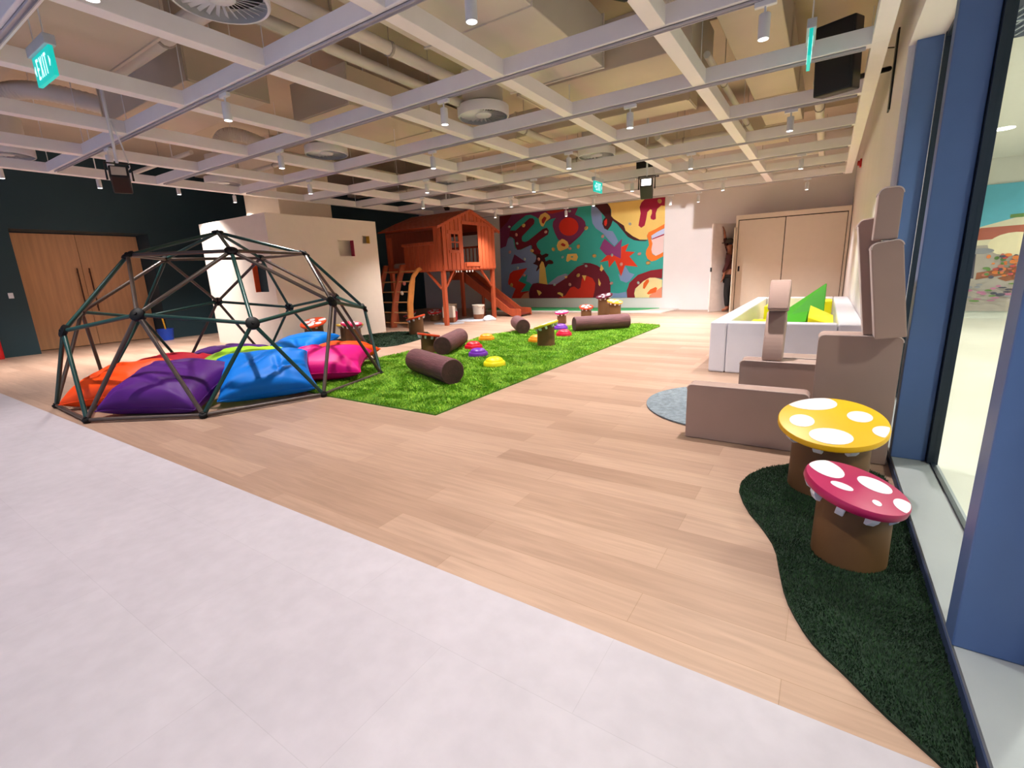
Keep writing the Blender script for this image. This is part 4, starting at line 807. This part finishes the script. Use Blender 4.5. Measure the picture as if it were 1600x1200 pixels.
# ------------------------------------------------------------------ stepping domes
def dome_step(x, y, c, cn, label):
    r = .142; t = thing('stepping_dome', label, 'stepping stone', (x, y, .014), 0)
    m = mat(cn, c, .35, var=.02)
    MB().lathe([(.001, 0), (r, 0), (r*1.0, .012), (r*.99, .045), (r*.90, .062), (r*.80, .064)], (0, 0, 0), 44).build('base_ring', m, t, smooth='auto')
    MB().lathe([(.001, .062), (r*.80, .062), (r*.79, .074), (r*.70, .094), (r*.50, .110), (r*.25, .117), (.001, .119)], (0, 0, 0), 44).build('dome_top', m, t, smooth='auto')
dome_step(-3.43, 4.80, (238, 222, 24), 'yellow_rubber', 'yellow stepping dome nearest the camera on the rug')
dome_step(-4.08, 5.32, (112, 44, 168), 'purple_rubber', 'purple stepping dome between the yellow and red ones')
dome_step(-4.58, 5.86, (214, 18, 44), 'red_rubber', 'red stepping dome behind the near purple one')
dome_step(-4.95, 6.72, (246, 150, 20), 'orange_rubber', 'orange stepping dome at the left rug edge')
dome_step(-3.98, 6.82, (246, 150, 20), 'orange_rubber', 'orange stepping dome half hidden behind the yellow green stool')
dome_step(-3.86, 7.60, (214, 18, 60), 'red_rubber2', 'crimson red stepping dome in front of the long log')
dome_step(-4.36, 8.45, (112, 44, 168), 'purple_rubber', 'purple stepping dome in front of the pink stool')

# ------------------------------------------------------------------ foam blocks (beige)
m_foam = mat('beige_suede', (164, 136, 124), .8, var=.05, scale=3, bump=.12, bscale=8, sheen=.2)
m_pipe = mat('pale_seam', (206, 186, 178), .7)
def fblock(x0, x1, y0, y1, z0, z1, label, rz=0, bev=.02, round_top=None, name='foam_block'):
    cx, cy = (x0+x1)/2, (y0+y1)/2; a, c, h = (x1-x0)/2, (y1-y0)/2, z1-z0
    t = thing(name, label, 'foam block', (cx, cy, z0), rz)
    r = .03; n = 6; pts = [(-a, 0), (a, 0)]
    for k in range(n+1): an = k*PI/2/n; pts.append((a-r+r*math.cos(an), h-r+r*math.sin(an)))
    for k in range(n+1): an = PI/2+k*PI/2/n; pts.append((-a+r+r*math.cos(an), h-r+r*math.sin(an)))
    MB().prism(pts, -c, c, 'y').build('foam_cover', m_foam, t, .006)
    s_ = MB(); s_.path([(p[0], -c-.001, p[1]) for p in pts[2:]], .0035, 5); s_.build('seam', m_pipe, t)
    s_ = MB(); s_.path([(p[0], c+.001, p[1]) for p in pts[2:]], .0035, 5); s_.build('seam', m_pipe, t)
    return t
fblock(-.715, -.012, 3.225, 3.345, .002, .375, 'low beige foam block lying long edge down behind the yellow stool')
fblock(0.0, .385, 3.225, 3.40, .002, .735, 'tall square beige foam block against the window wall')
fblock(-.475, .10, 3.80, 3.96, .02, .455, 'beige foam block standing behind the low one and carrying the arch')
fblock(-.30, .05, 4.22, 4.42, .02, .42, 'small beige foam block behind the arch pieces', 0)
fblock(.06, .33, 4.05, 4.30, .02, .45, 'beige foam block tucked behind the tall square one', 0)
def arc_block(cx, cy, z0, R0, R1, a0, a1, depth, label, axis_rot=0):
    t = thing('foam_arch', label, 'foam block', (cx, cy, z0), axis_rot); n = 14; pts = []
    for k in range(n+1): an = a0+(a1-a0)*k/n; pts.append((R1*math.cos(an), R1*math.sin(an)))
    for k in range(n, -1, -1): an = a0+(a1-a0)*k/n; pts.append((R0*math.cos(an), R0*math.sin(an)))
    mx = min(p[1] for p in pts); pts = [(p[0], p[1]-mx) for p in pts]
    MB().prism(pts, -depth/2, depth/2, 'y').build('foam_cover', m_foam, t, .012)
    return t
# two curved pieces standing on the middle block, bowed towards the camera
arc_block(-.27, 4.30, .458, .34, .48, PI-.79, PI+.02, .13, 'lower curved beige foam piece standing on the middle block', PI/2)
arc_block(-.26, 4.30, .80, .34, .48, PI-.66, PI-.18, .13, 'upper curved beige foam piece balanced at the very top of the arch', PI/2)
t = fblock(.245, .375, 3.06, 3.20, .748, 1.235, 'upright beige foam block on top of the tall square one', 0); t.rotation_euler = (0, D(-8), 0)
fblock(.185, .283, 3.07, 3.19, 1.24, 1.485, 'topmost beige foam block of the tower', 0)
t = fblock(.205, .30, 3.235, 3.395, .745, 1.36, 'beige foam block leaning behind the tower, against the wall', 0); t.rotation_euler = (0, D(-8), 0)
t = MB(); 
for k in range(28):
    a0 = 2*PI*k/28; a1 = 2*PI*(k+1)/28
t.path([(.035*math.cos(2*PI*k/24), 0, .045+.035*math.sin(2*PI*k/24)) for k in range(25)], .010, 8)
t = t.build('wooden_ring', mat('pale_toy_wood', (222, 196, 164), .6), None, smooth='auto'); t.location = (-.80, 4.35, .018)
tag(t, 'small pale wooden ring lying behind the low foam block', 'toy')

# ------------------------------------------------------------------ foam pit
m_wv = mat('white_vinyl', (222, 220, 228), .4, var=.015); m_yv = mat('yellow_vinyl', (228, 220, 20), .45, var=.02); m_gv = mat('green_vinyl', (52, 142, 16), .7, var=.03, spec=.2)
px0, px1, py0, py1, ph = -1.0, .352, 5.47, 9.75, .55
def pb(x0, x1, y0, y1, z0, z1, m, label, nm='pit_wall_block', bev=.018, cat='foam block'):
    t = MB().box(x0, x1, y0, y1, z0, z1).build(nm, m, None, bev, smooth=False, seg=3); return tag(t, label, cat)
pb(px0, px0+.165, py0, py1, .001, ph, m_wv, 'long white foam pit wall on the left side')
pb(px0+.169, .145, py0, py0+.165, .001, ph, m_wv, 'white foam pit wall facing the camera')
pb(.149, px1, py0, py1, .001, ph, m_wv, 'white foam pit wall against the right wall')
pb(px0+.169, .145, py1-.165, py1, .001, ph, m_wv, 'white foam pit wall at the far end')
ix0, ix1, iy0, iy1 = px0+.169, .145, py0+.168, py1-.168
pb(ix0+.004, ix1-.004, iy0, iy1, .001, .12, m_yv, 'flat yellow foam floor inside the pit', 'pit_floor', .01, 'mat')
def wedge(x, y, z, w, d_, h, rz, m, label, nm='foam_wedge', tilt=0):
    t = MB().prism([(-d_/2, 0), (d_/2, 0), (d_/2, h)], -w/2, w/2, 'x').build(nm, m, None, .01); t.location = (x, y, z); t.rotation_euler = (tilt, 0, rz); return tag(t, label, 'foam block')
def foam_poly(x0, x1, y0, y1, z0, zs, m, label, nm='foam_wedge'):
    cx, cy = (x0+x1)/2, (y0+y1)/2; a, c = (x1-x0)/2, (y1-y0)/2
    v = [(-a, -c, 0), (a, -c, 0), (a, c, 0), (-a, c, 0), (-a, -c, zs[0]-z0), (a, -c, zs[1]-z0), (a, c, zs[2]-z0), (-a, c, zs[3]-z0)]
    b = MB(); b.add(v, [(0, 3, 2, 1), (4, 5, 6), (4, 6, 7), (0, 1, 5, 4), (1, 2, 6, 5), (2, 3, 7, 6), (3, 0, 4, 7)]); t = b.build(nm, m, None, .01); t.location = (cx, cy, z0); return tag(t, label, 'foam block')
foam_poly(-.44, .03, 7.45, 8.25, .122, (.36, .40, .84, .46), m_gv, 'large green foam wedge rising above the pit wall')
foam_poly(-.36, -.135, 6.25, 6.85, .122, (.44, .50, .56, .50), m_gv, 'smaller green foam wedge in front of the large one')
foam_poly(-.12, .125, 6.25, 6.95, .122, (.54, .46, .50, .62), m_yv, 'yellow foam wedge right of the green wedges')
pb(-.75, -.45, 8.3, 8.7, .121, .50, m_yv, 'upright yellow foam cube in the far left of the pit', 'foam_cube', .012)
pb(-.12, .13, 8.85, 9.3, .121, .54, m_yv, 'yellow foam cube in the far right corner of the pit', 'foam_cube', .012)
pb(-.78, -.60, 6.3, 7.3, .121, .40, m_yv, 'low yellow foam slab in the near left of the pit', 'foam_slab', .012)
pb(-.30, -.02, 5.75, 6.2, .121, .34, m_yv, 'low yellow foam slab just behind the front pit wall', 'foam_slab', .012)

# ------------------------------------------------------------------ tree house
m_th = mat('red_cedar_stain', (182, 84, 50), .45, var=.16, scale=4, bump=.15, stretch=(5, 5, .7)); m_thi = mat('cedar_inside', (150, 72, 48), .55, var=.12, scale=4, stretch=(5, 5, .7)); m_thd = mat('cedar_dark', (120, 52, 34), .6, var=.14, scale=4, stretch=(5, 5, .7))
HX0, HX1, HY0, HY1, FZ = -9.2, -7.42, 8.54, 10.60, 1.30
t = thing('tree_house', 'red stained wooden tree house on stilts with a pitched roof and slide', 'playhouse', ((HX0+HX1)/2, (HY0+HY1)/2, 0)); hx, hy = t.location.x, t.location.y
def hb(x0, x1, y0, y1, z0, z1, nm, m=None, bev=.004, T=None): return MB().box(x0-hx, x1-hx, y0-hy, y1-hy, z0, z1).build(nm, m or m_th, t, bev)
for x in (HX0, HX1-.09):
    for y in (HY0, HY1-.09): hb(x, x+.09, y, y+.09, 0, 2.12, 'stilt')
hb(HX0, HX1, HY0+.0, HY1, FZ-.02, FZ+.02, 'floor_deck', m_thd)
hb(HX0-.01, HX1+.005, HY0-.025, HY0-.001, FZ-.04, FZ+.08, 'floor_beam'); hb(HX1+.001, HX1+.022, HY0, HY1, FZ-.03, FZ+.08, 'floor_beam'); hb(HX0-.01, HX1, HY1+.001, HY1+.022, FZ-.04, FZ+.08, 'floor_beam')
def brace(p, q):
    p = Vector(p)-Vector((hx, hy, 0)); q = Vector(q)-Vector((hx, hy, 0)); b = MB(); d = (q-p); T = Matrix.Translation((p+q)/2) @ d.to_track_quat('Z', 'Y').to_matrix().to_4x4()
    b.box(-.025, .025, -.022, .022, -d.length/2, d.length/2, T).build('brace', m_th, t)
hb(-8.66, -8.57, 10.64, 10.73, 0, 1.24, 'stilt')
brace((HX1-.05, HY1-.12, .86), (HX1-.05, HY1-.55, FZ-.03)); brace((HX1-.12, HY0+.05, .86), (HX1-.55, HY0+.05, FZ-.03)); brace((HX0+.12, HY1-.05, .86), (HX0+.5, HY1-.05, FZ-.03)); brace((HX1-.05, HY0+.12, .9), (HX1-.05, HY0+.42, FZ-.03))
RP = [(HY0-.20, 2.24), (HY0+.38, 2.465), ((HY0+HY1)/2, 2.69), (HY1-.38, 2.48), (HY1+.20, 2.24)]
def roofz(y):
    for (a, za), (b_, zb) in zip(RP, RP[1:]):
        if a <= y <= b_: return za+(zb-za)*(y-a)/(b_-a)
    return 2.24
# gable planks, with window and door openings
py = HY0-.01; k = 0
WIN = (8.80, 9.14, 1.74, 2.10); DOOR = (9.34, 9.93, 1.46, 2.40)
while py < HY1-.01:
    w = .150+.014*((k*37) % 5-2)/2; y0, y1 = py, min(py+w, HY1+.01); spans = [(FZ+.0, None)]
    for (a, b_, z0, z1) in (WIN, DOOR):
        if (y0+y1)/2 > a-.02 and (y0+y1)/2 < b_+.02: spans = [(FZ, z0), (z1, None)]
    for z0, z1 in spans:
        za = z1 if z1 else roofz(y0)-.035; zb = z1 if z1 else roofz(y1)-.035
        if min(za, zb) > z0+.02:
            sk = .006*math.sin(k*2.3)
            MB().prism([(y0-hy+.010+sk, z0), (y1-hy-.010-sk, z0), (y1-hy-.009+sk, zb), (y0-hy+.009-sk, za)], HX1-hx+.023, HX1-hx+.043, 'x').build('gable_plank', m_th, t, .003)
    py += w; k += 1
MB().box(HX1-hx+.044, HX1-hx+.06, WIN[0]-hy-.06, WIN[1]-hy+.06, WIN[2]-.07, WIN[2]).build('window_sill_board', m_th, t, .004)
MB().box(HX1-hx+.044, HX1-hx+.06, WIN[0]-hy-.08, WIN[1]-hy+.08, WIN[3], WIN[3]+.08).build('window_head_board', m_th, t, .004)
wf = MB(); yc = (WIN[0]+WIN[1])/2-hy; zc = (WIN[2]+WIN[3])/2
wf.box(HX1-hx+.022, HX1-hx+.05, WIN[0]-hy-.01, WIN[0]-hy+.035, WIN[2], WIN[3]); wf.box(HX1-hx+.022, HX1-hx+.05, WIN[1]-hy-.035, WIN[1]-hy+.01, WIN[2], WIN[3]); wf.box(HX1-hx+.022, HX1-hx+.05, yc-.015, yc+.015, WIN[2], WIN[3]); wf.box(HX1-hx+.024, HX1-hx+.048, WIN[0]-hy, WIN[1]-hy, zc-.015, zc+.015)
wf.build('window_cross', m_th, t, .003)
MB().box(HX1-hx+.044, HX1-hx+.065, DOOR[0]-hy-.1, DOOR[1]-hy+.45, 2.34, 2.42).build('door_head_board', m_th, t, .004)
MB().box(HX1-hx+.044, HX1-hx+.06, DOOR[0]-hy, DOOR[1]-hy, FZ+.06, 1.46).build('door_sill_board', m_th, t, .004)
# front side (faces camera): plank parapet, corner boards, entry gap at left
x = HX0+.60; k = 0
while x < HX1-.20:
    w = .165+.012*((k*5) % 3-1); MB().prism([(x-hx+.009, FZ-.03), (x+w-hx-.012, FZ-.03), (x+w-hx-.006, 1.87), (x-hx+.011, 1.87)], HY0-hy-.047, HY0-hy-.027, 'y').build('parapet_plank', m_th, t, .003); x += w; k += 1
for x in (HX1-.20, HX1-.09): MB().box(x-hx+.003, x-hx+.104, HY0-hy-.047, HY0-hy-.027, FZ-.03, 2.30).build('corner_plank', m_th, t, .003)
MB().box(HX0+.56-hx, HX1-.20-hx, HY0-hy-.07, HY0-hy-.0, 1.87, 1.935).build('parapet_rail', m_th, t, .006)
MB().box(HX0-hx-.0, HX1-hx, HY0-hy-.02, HY0-hy+.03, 2.20, 2.28).build('eave_beam', m_thd, t, .004)
MB().box(HX0-hx-.0, HX1-hx, HY1-hy-.03, HY1-hy+.02, 2.20, 2.28).build('eave_beam', m_thd, t, .004)
MB().prism([(HY0-hy, FZ), (HY1-hy, FZ)]+[(y-hy, roofz(y)-.022) for y in (HY1, HY1-.38, (HY0+HY1)/2, HY0+.38, HY0)], HX0-hx-.03, HX0-hx-.001, 'x').build('left_wall', m_thi, t, .004)
MB().box(HX0-hx, HX0-hx+.15, HY1-hy+.023, HY1-hy+.043, FZ, 2.24).build('back_wall_panel', m_thd, t, .004)
MB().box(HX1-hx-.42, HX1-hx, HY1-hy+.023, HY1-hy+.043, FZ, 2.24).build('back_wall_panel', m_thd, t, .004)
bl = MB()
for k in range(9): q = HX0+.20+k*.125; bl.box(q-hx, q+.028-hx, HY1-hy+.0, HY1-hy+.02, FZ+.02, 1.86)
bl.box(HX0+.15-hx, HX1-.42-hx, HY1-hy-.01, HY1-hy+.022, 1.86, 1.91); bl.build('back_railing', m_th, t, .003)
for s_ in range(4):
    (a, za), (b_, zb) = RP[s_], RP[s_+1]; n = 5
    rb_ = MB()
    for k in range(n):
        y0 = a+(b_-a)*k/n; y1 = a+(b_-a)*(k+1)/n; z0 = za+(zb-za)*k/n; z1 = za+(zb-za)*(k+1)/n; up = .010 if s_ < 2 else 0.010
        lip = .008
        poly = [(y0-hy, z0-.018), (y1-hy, z1-.018), (y1-hy, z1+(.004 if s_ < 2 else lip+.004)), (y0-hy, z0+(lip+.004 if s_ < 2 else .004))]
        rb_.prism(poly, HX0-hx-.06, HX1-hx+.09, 'x')
    rb_.build('roof_slope', mat('cedar_roof_gloss', (176, 78, 46), .28, var=.12, scale=4, stretch=(.7, 5, 5)), t)
gb_ = MB()
for s_ in range(4):
    (a, za), (b_, zb) = RP[s_], RP[s_+1]; gb_.prism([(a-hy, za-.055), (b_-hy, zb-.055), (b_-hy, zb-.019), (a-hy, za-.019)], HX1-hx+.05, HX1-hx+.075, 'x')
gb_.build('barge_board', m_th, t, .003)
MB().box(HX0-hx+.08, HX0-hx+.55, HY0-hy+.05, HY0-hy+.4, FZ+.021, FZ+.20).build('grey_cushion', mat('grey_linen', (140, 134, 132), .9), None, .06, smooth=True, seg=4)
c_ = bpy.data.objects['grey_cushion']; c_.location = (hx, hy, 0); tag(c_, 'grey cushion lying in the entrance of the tree house', 'cushion')
# pennant blocks under the gable floor
for k, y in enumerate((8.95, 9.03, 9.14, 9.34, 9.46, 9.58)):
    w = .03 if k < 3 else .04; MB().box(HX1-hx+.028, HX1-hx+.036, y-hy, y-hy+w, FZ-.075, FZ-.032).build('white_tag', mat('white_paper', (232, 228, 222), .7), t)
# slide on the far side, running to the right
sl = thing('slide', 'red stained wooden slide coming down from the tree house towards the mural', 'slide', (-7.9, 11.1, 0)); sx, sy = -7.9, 11.12
TOPP = [(-9.15, 1.27), (-8.68, 1.27), (-7.12, .22), (-6.80, .21), (-6.775, .185), (-6.77, .01), (-7.06, .01), (-7.40, .18), (-8.74, 1.02), (-9.15, 1.03)]
for nm, yy in (('near', 10.82), ('far', 11.38)):
    MB().prism([(a-sx, b_) for a, b_ in TOPP], yy-sy, yy+.028-sy, 'y').build('side_board', m_th, sl, .004)
MB().prism([(a-sx, b_) for a, b_ in [(-9.12, 1.13), (-8.70, 1.13), (-7.14, .09), (-6.80, .07), (-6.80, .045), (-7.15, .06), (-8.71, 1.10), (-9.12, 1.10)]], 10.848-sy, 11.38-sy, 'y').build('slide_bed', mat('cedar_slide_bed', (120, 44, 30), .35, var=.1), sl)
for x in (-8.05,): MB().box(x-.03-sx, x+.03-sx, 10.87-sy, 10.93-sy, 0, .60).build('support_post', m_th, sl); MB().box(x-.03-sx, x+.03-sx, 11.3-sy, 11.36-sy, 0, .50).build('support_post', m_th, sl)
# ladder
la = thing('climbing_ladder', 'wooden ladder with curved side boards leading up to the tree house', 'ladder', (-8.55, 8.1, 0)); lx, ly = -8.55, 8.1
m_la = mat('cedar_ladder', (160, 76, 44), .5, var=.15, scale=5, stretch=(4, 4, .8)); m_lo = mat('pine_rail', (196, 126, 62), .5, var=.1)
def side(x, m, w=.05, dep=.15, zt=1.46, y0=7.83, nm='side_board'):
    pts = []; q = 10
    front = [(y0+ (8.30-y0)*(k/q)**1.5, zt*(k/q)) for k in range(q+1)]
    pts = [(a-ly, b_) for a, b_ in front]+[(a+dep-ly, b_) for a, b_ in front[::-1]]
    MB().prism(pts, x-w/2-lx, x+w/2-lx, 'x').build(nm, m, la, .01)
side(-8.55, m_la, .055, .16); side(-9.12, m_la, .055, .14)
# curved handrail board on the right
pts = [(7.86, 0), (7.90, .55), (8.0, .98), (8.12, 1.2), (8.28, 1.34), (8.38, 1.38)]
poly = [(a-ly, b_) for a, b_ in pts]+[(a+(.16 if b_ < 1.0 else .07)-ly, b_-(.0 if b_ < 1.1 else .06)) for a, b_ in pts[::-1]]
MB().prism(poly, -8.04-lx, -7.99-lx, 'x').build('curved_rail_board', m_lo, la, .008)
for k in range(6):
    z = .12+.235*k; f = (z/1.46)**1.5; y = 7.89+.46*f
    MB().tube((-9.10-lx, y-ly, z), (-8.0-lx, y-ly, z), .014, 10).build('rung', mat('pale_rung', (206, 158, 104), .5), la, smooth='auto')
for (z, c) in ((1.02, (206, 120, 110)), (.80, (220, 200, 180))):
    f = (z/1.46)**1.5
    MB().lathe([(.001, 0), (.05, 0), (.045, .02), (.02, .04), (.001, .042)], (0, 0, 0), 10, Matrix.Translation((-8.35-lx, 7.86+.55*f-ly, z)) @ Matrix.Rotation(PI/2, 4, 'X')).build('climbing_hold', mat('hold_%d' % c[0], c, .6), la, smooth='auto')

# ------------------------------------------------------------------ baskets and small things near the tree house
m_can = mat('cream_canvas', (222, 208, 192), .85, var=.05, scale=10, bump=.3, bscale=20); m_tan = mat('tan_leather', (150, 88, 52), .6, var=.06)
def basket(x, y, r, h, label, tilt=(0, 0)):
    t = thing('canvas_basket', label, 'basket', (x, y, .012)); t.rotation_euler = (tilt[0], tilt[1], 0)
    MB().lathe([(.001, .0), (r*.84, .0), (r*.9, .10*h/.3), (r*.905, .101*h/.3)], (0, 0, 0), 28).build('leather_base', m_tan, t, smooth='auto')
    b = MB(); b.lathe([(r*.89, .095*h/.3), (r*.93, h*.6), (r*.98, h*.86), (r*1.03, h*.88), (r*1.04, h*.99), (r*1.0, h), (r*.94, h*.95), (r*.88, h*.4), (.001, h*.35)], (0, 0, 0), 28)
    o = b.build('canvas_body', m_can, t, smooth='auto')
    for s_ in (-1, 1): MB().path([(s_*r*1.03, -.04, h*.7), (s_*r*1.1, -.03, h*.86), (s_*r*1.1, .03, h*.86), (s_*r*1.03, .04, h*.7)], .008, 6).build('handle', m_tan, t, smooth='auto')
basket(-7.62, 10.06, .16, .37, 'cream canvas basket with a tan base under the tree house, right one')
basket(-8.50, 9.98, .16, .40, 'cream canvas basket with a tan base behind the front stilt')
t = thing('paper_bag', 'cream and tan bag standing beside the front stilt of the tree house', 'bag', (-7.85, 9.13, .012), .3)
MB().box(-.15, .15, -.08, .08, 0, .12).build('tan_base', m_tan, t, .01); MB().box(-.145, .145, -.078, .078, .12, .40).build('bag_body', m_can, t, .012)
MB().path([(-.06, -.08, .38), (-.05, -.08, .47), (.05, -.08, .47), (.06, -.08, .38)], .008, 6).build('handle', m_can, t, smooth='auto')
def flatmat(x, y, rx, ry, c, cn, label, z=.0):
    t = MB().lathe([(.001, 0), (1, 0), (1, .008), (.99, .011), (.001, .011)], (0, 0, 0), 48).build('floor_mat', mat(cn, c, .85, var=.08, scale=10), None, smooth='auto'); t.scale = (rx, ry, 1); t.location = (x, y, z); return tag(t, label, 'mat')
flatmat(-7.65, 9.95, .52, .52, (176, 182, 190), 'pale_blue_grey_felt', 'round pale grey mat under the right canvas basket')
flatmat(-7.78, 9.02, .42, .32, (150, 150, 156), 'mid_grey_felt', 'small grey mat in front of the cream and tan bag')
b = MB(); rr = random.Random(3); n = 14
ring = []
for L_, (r, z) in enumerate(((.17, 0), (.15, .05), (.10, .10), (.04, .13))):
    for k in range(n): a = 2*PI*k/n; q = r*(1+.18*math.sin(3*a+L_)); ring.append((q*math.cos(a), q*math.sin(a), z))
b.add(ring, [(i*n+k, i*n+(k+1) % n, (i+1)*n+(k+1) % n, (i+1)*n+k) for i in range(3) for k in range(n)]+[tuple(range(n))[::-1], tuple(range(3*n, 4*n))])
t = b.build('white_cloth', mat('white_cloth', (226, 232, 240), .8), None, smooth=True); t.location = (-7.15, 9.86, .0); tag(t, 'crumpled white cloth on the floor beside the round pale mat', 'cloth')
t = thing('red_bucket', 'red bucket with a white handle beside the front stilt of the tree house', 'bucket', (-8.05, 9.55, 0))
MB().lathe([(.001, 0), (.085, 0), (.11, .24), (.115, .245), (.10, .245), (.08, .02), (.001, .02)], (0, 0, 0), 24).build('bucket_body', m_red, t, smooth='auto')
MB().path([(.11*math.cos(a), 0, .24+.13*math.sin(a)) for a in np.linspace(0, PI, 12)], .008, 6).build('handle', m_lampw, t, smooth='auto')
t = thing('blue_bucket', 'blue bucket with a yellow handled brush beside the door niche', 'bucket', (-12.35, 4.62, 0))
MB().lathe([(.001, 0), (.13, 0), (.16, .24), (.165, .25), (.15, .25), (.12, .02), (.001, .02)], (0, 0, 0), 24).build('bucket_body', mat('blue_plastic', (16, 66, 176), .35), t, smooth='auto')
MB().tube((.02, .02, .05), (.05, -.03, .50), .016).build('brush_handle', mat('yellow_plastic', (206, 150, 30), .4), t)
t = thing('fire_extinguisher', 'red cylinder against the dark wall at the far left edge of the photo', 'fire extinguisher', (-12.48, 1.98, 0))
MB().lathe([(.001, 0), (.075, 0), (.08, .02), (.08, .40), (.05, .46), (.02, .48), (.02, .52), (.001, .52)], (0, 0, 0), 24).build('cylinder_body', m_red, t, smooth='auto')
MB().box(-.05, .03, -.015, .015, .52, .55).build('valve_lever', m_black, t); MB().path([(0, 0, .5), (.08, 0, .48), (.1, 0, .3), (.09, 0, .15)], .01, 6).build('hose', m_black, t, smooth='auto')
t = thing('wall_switch', 'small pale switch plate on the dark wall left of the oak doors', 'switch', (XL+.001, 2.38, 1.12))
MB().box(0, .01, -.035, .035, -.05, .05).build('switch_plate', m_lampw, t, .002); MB().box(.01, .014, -.015, .015, -.025, .025).build('rocker', m_lampw, t)

# ------------------------------------------------------------------ corridor picture, lights, vent
t = thing('market_picture', 'large wall picture of a market with a white parasol seen through the window', 'picture', (2.6, 11.998, 0))
MC = dict(sky=(96, 178, 200), haze=(214, 206, 178), roof=(172, 92, 70), street=(170, 160, 150), dark=(70, 66, 80), parasol=(228, 216, 180), wood=(150, 90, 54), orange=(214, 120, 50), red=(180, 70, 60), green=(96, 130, 60), pink=(176, 110, 140), grey=(140, 140, 146), skin=(190, 110, 90))
mk = list(MC); b = MB(); b.cur = mk.index('sky'); b.box(-.6, 2.4, -.03, 0, .13, 2.32)
ly_ = [0]
def pl(c, pts):
    ly_[0] += 1; b.cur = mk.index(c); y = -.03-.0006*ly_[0]; n = len(b.v); b.v += [(p[0], y, p[1]) for p in pts]; b.f.append(tuple(range(n, n+len(pts)))); b.m.append(b.cur)
pl('haze', [(-.6, 1.55), (.1, 1.75), (.6, 1.7), (2.4, 1.9), (2.4, 1.2), (-.6, 1.2)])
pl('street', [(-.6, .13), (2.4, .13), (2.4, 1.3), (-.6, 1.3)])
pl('roof', [(-.6, 1.38), (-.35, 1.60), (.35, 1.62), (.30, 1.42)]); pl('roof', [(.45, 1.55), (1.2, 1.62), (1.2, 1.35), (.5, 1.35)]); pl('green', [(.0, 1.80), (.5, 1.82), (.5, 1.75), (.0, 1.74)])
def pe(c, cx, cz, rx, rz): pl(c, [(cx+rx*math.cos(2*PI*k/20), cz+rz*math.sin(2*PI*k/20)) for k in range(20)])
pe('parasol', .12, 1.30, .34, .20); pl('dark', [(-.55, 1.15), (-.35, 1.15), (-.33, .72), (-.55, .72)]); pe('grey', -.3, 1.2, .18, .05)
pl('wood', [(-.3, .82), (.35, .95), (.35, .82), (-.3, .70)]); pl('wood', [(-.02, .72), (.35, .84), (.35, .72), (.1, .66)])
rg = random.Random(5)
for k in range(70):
    pe(rg.choice(['orange', 'red', 'green', 'orange', 'dark', 'skin']), rg.uniform(-.2, .5), rg.uniform(.74, 1.12), rg.uniform(.02, .05), rg.uniform(.015, .035))
for k in range(40): pe(rg.choice(['pink', 'pink', 'dark', 'green', 'grey']), rg.uniform(-.55, .2), rg.uniform(.3, .62), rg.uniform(.03, .07), rg.uniform(.012, .025))
for k in range(60): pe(rg.choice(['orange', 'red', 'green', 'dark', 'pink', 'roof', 'parasol']), rg.uniform(.5, 2.3), rg.uniform(.3, 1.3), rg.uniform(.03, .12), rg.uniform(.02, .07))
b.build('picture_panel', [mat('market_'+k, MC[k], .6, var=.05) for k in mk], t, fix=False)
for k, (x, y) in enumerate(((1.8, 9.3), (1.8, 6.6), (1.8, 3.9), (1.8, 1.2), (4.0, 8.0), (4.0, 5.0), (4.0, 2.0), (4.0, 11.0))):
    t = thing('corridor_downlight', 'corridor downlight beyond the glass, %s from the far end, row %s the glass' % (ORD[sorted([q for q in ((9.3, 6.6, 3.9, 1.2) if x < 2 else (11.0, 8.0, 5.0, 2.0))], reverse=True).index(y)], 'nearest' if x < 2 else 'away from'), 'light', (x, y, 2.75), 0, 'corridor downlights')
    MB().lathe([(.001, -.004), (.11, -.004), (.11, 0), (.001, 0)], (0, 0, 0), 24).build('glowing_disc', emis('downlight_glow', (255, 250, 236), 9), t)
    l = bpy.data.lights.new('corridor_light', 'SPOT'); l.energy = CORR_W; l.spot_size = 2.7; l.spot_blend = .8; l.shadow_soft_size = .1; l.color = (1, .97, .88)
    lo = bpy.data.objects.new('corridor_light', l); COL.objects.link(lo); lo.location = (x, y, 2.73)
t = thing('air_grille', 'dark slatted air grille in the corridor ceiling beyond the glass', 'air grille', (1.35, 5.1, 2.749))
MB().box(-.45, .45, -.35, .45, -.01, 0).build('grille_back', mat('grille_dark', (40, 52, 74), .6), t)
vb = MB()
for k in range(14): q = -.45+k*.066; vb.box(q, q+.012, -.35, .45, -.02, -.01, Matrix.Rotation(.35, 4, 'Z'))
vb.box(-.45, .45, .03, .06, -.022, -.01); vb.build('grille_slats', mat('grille_slat', (170, 178, 190), .5), t)
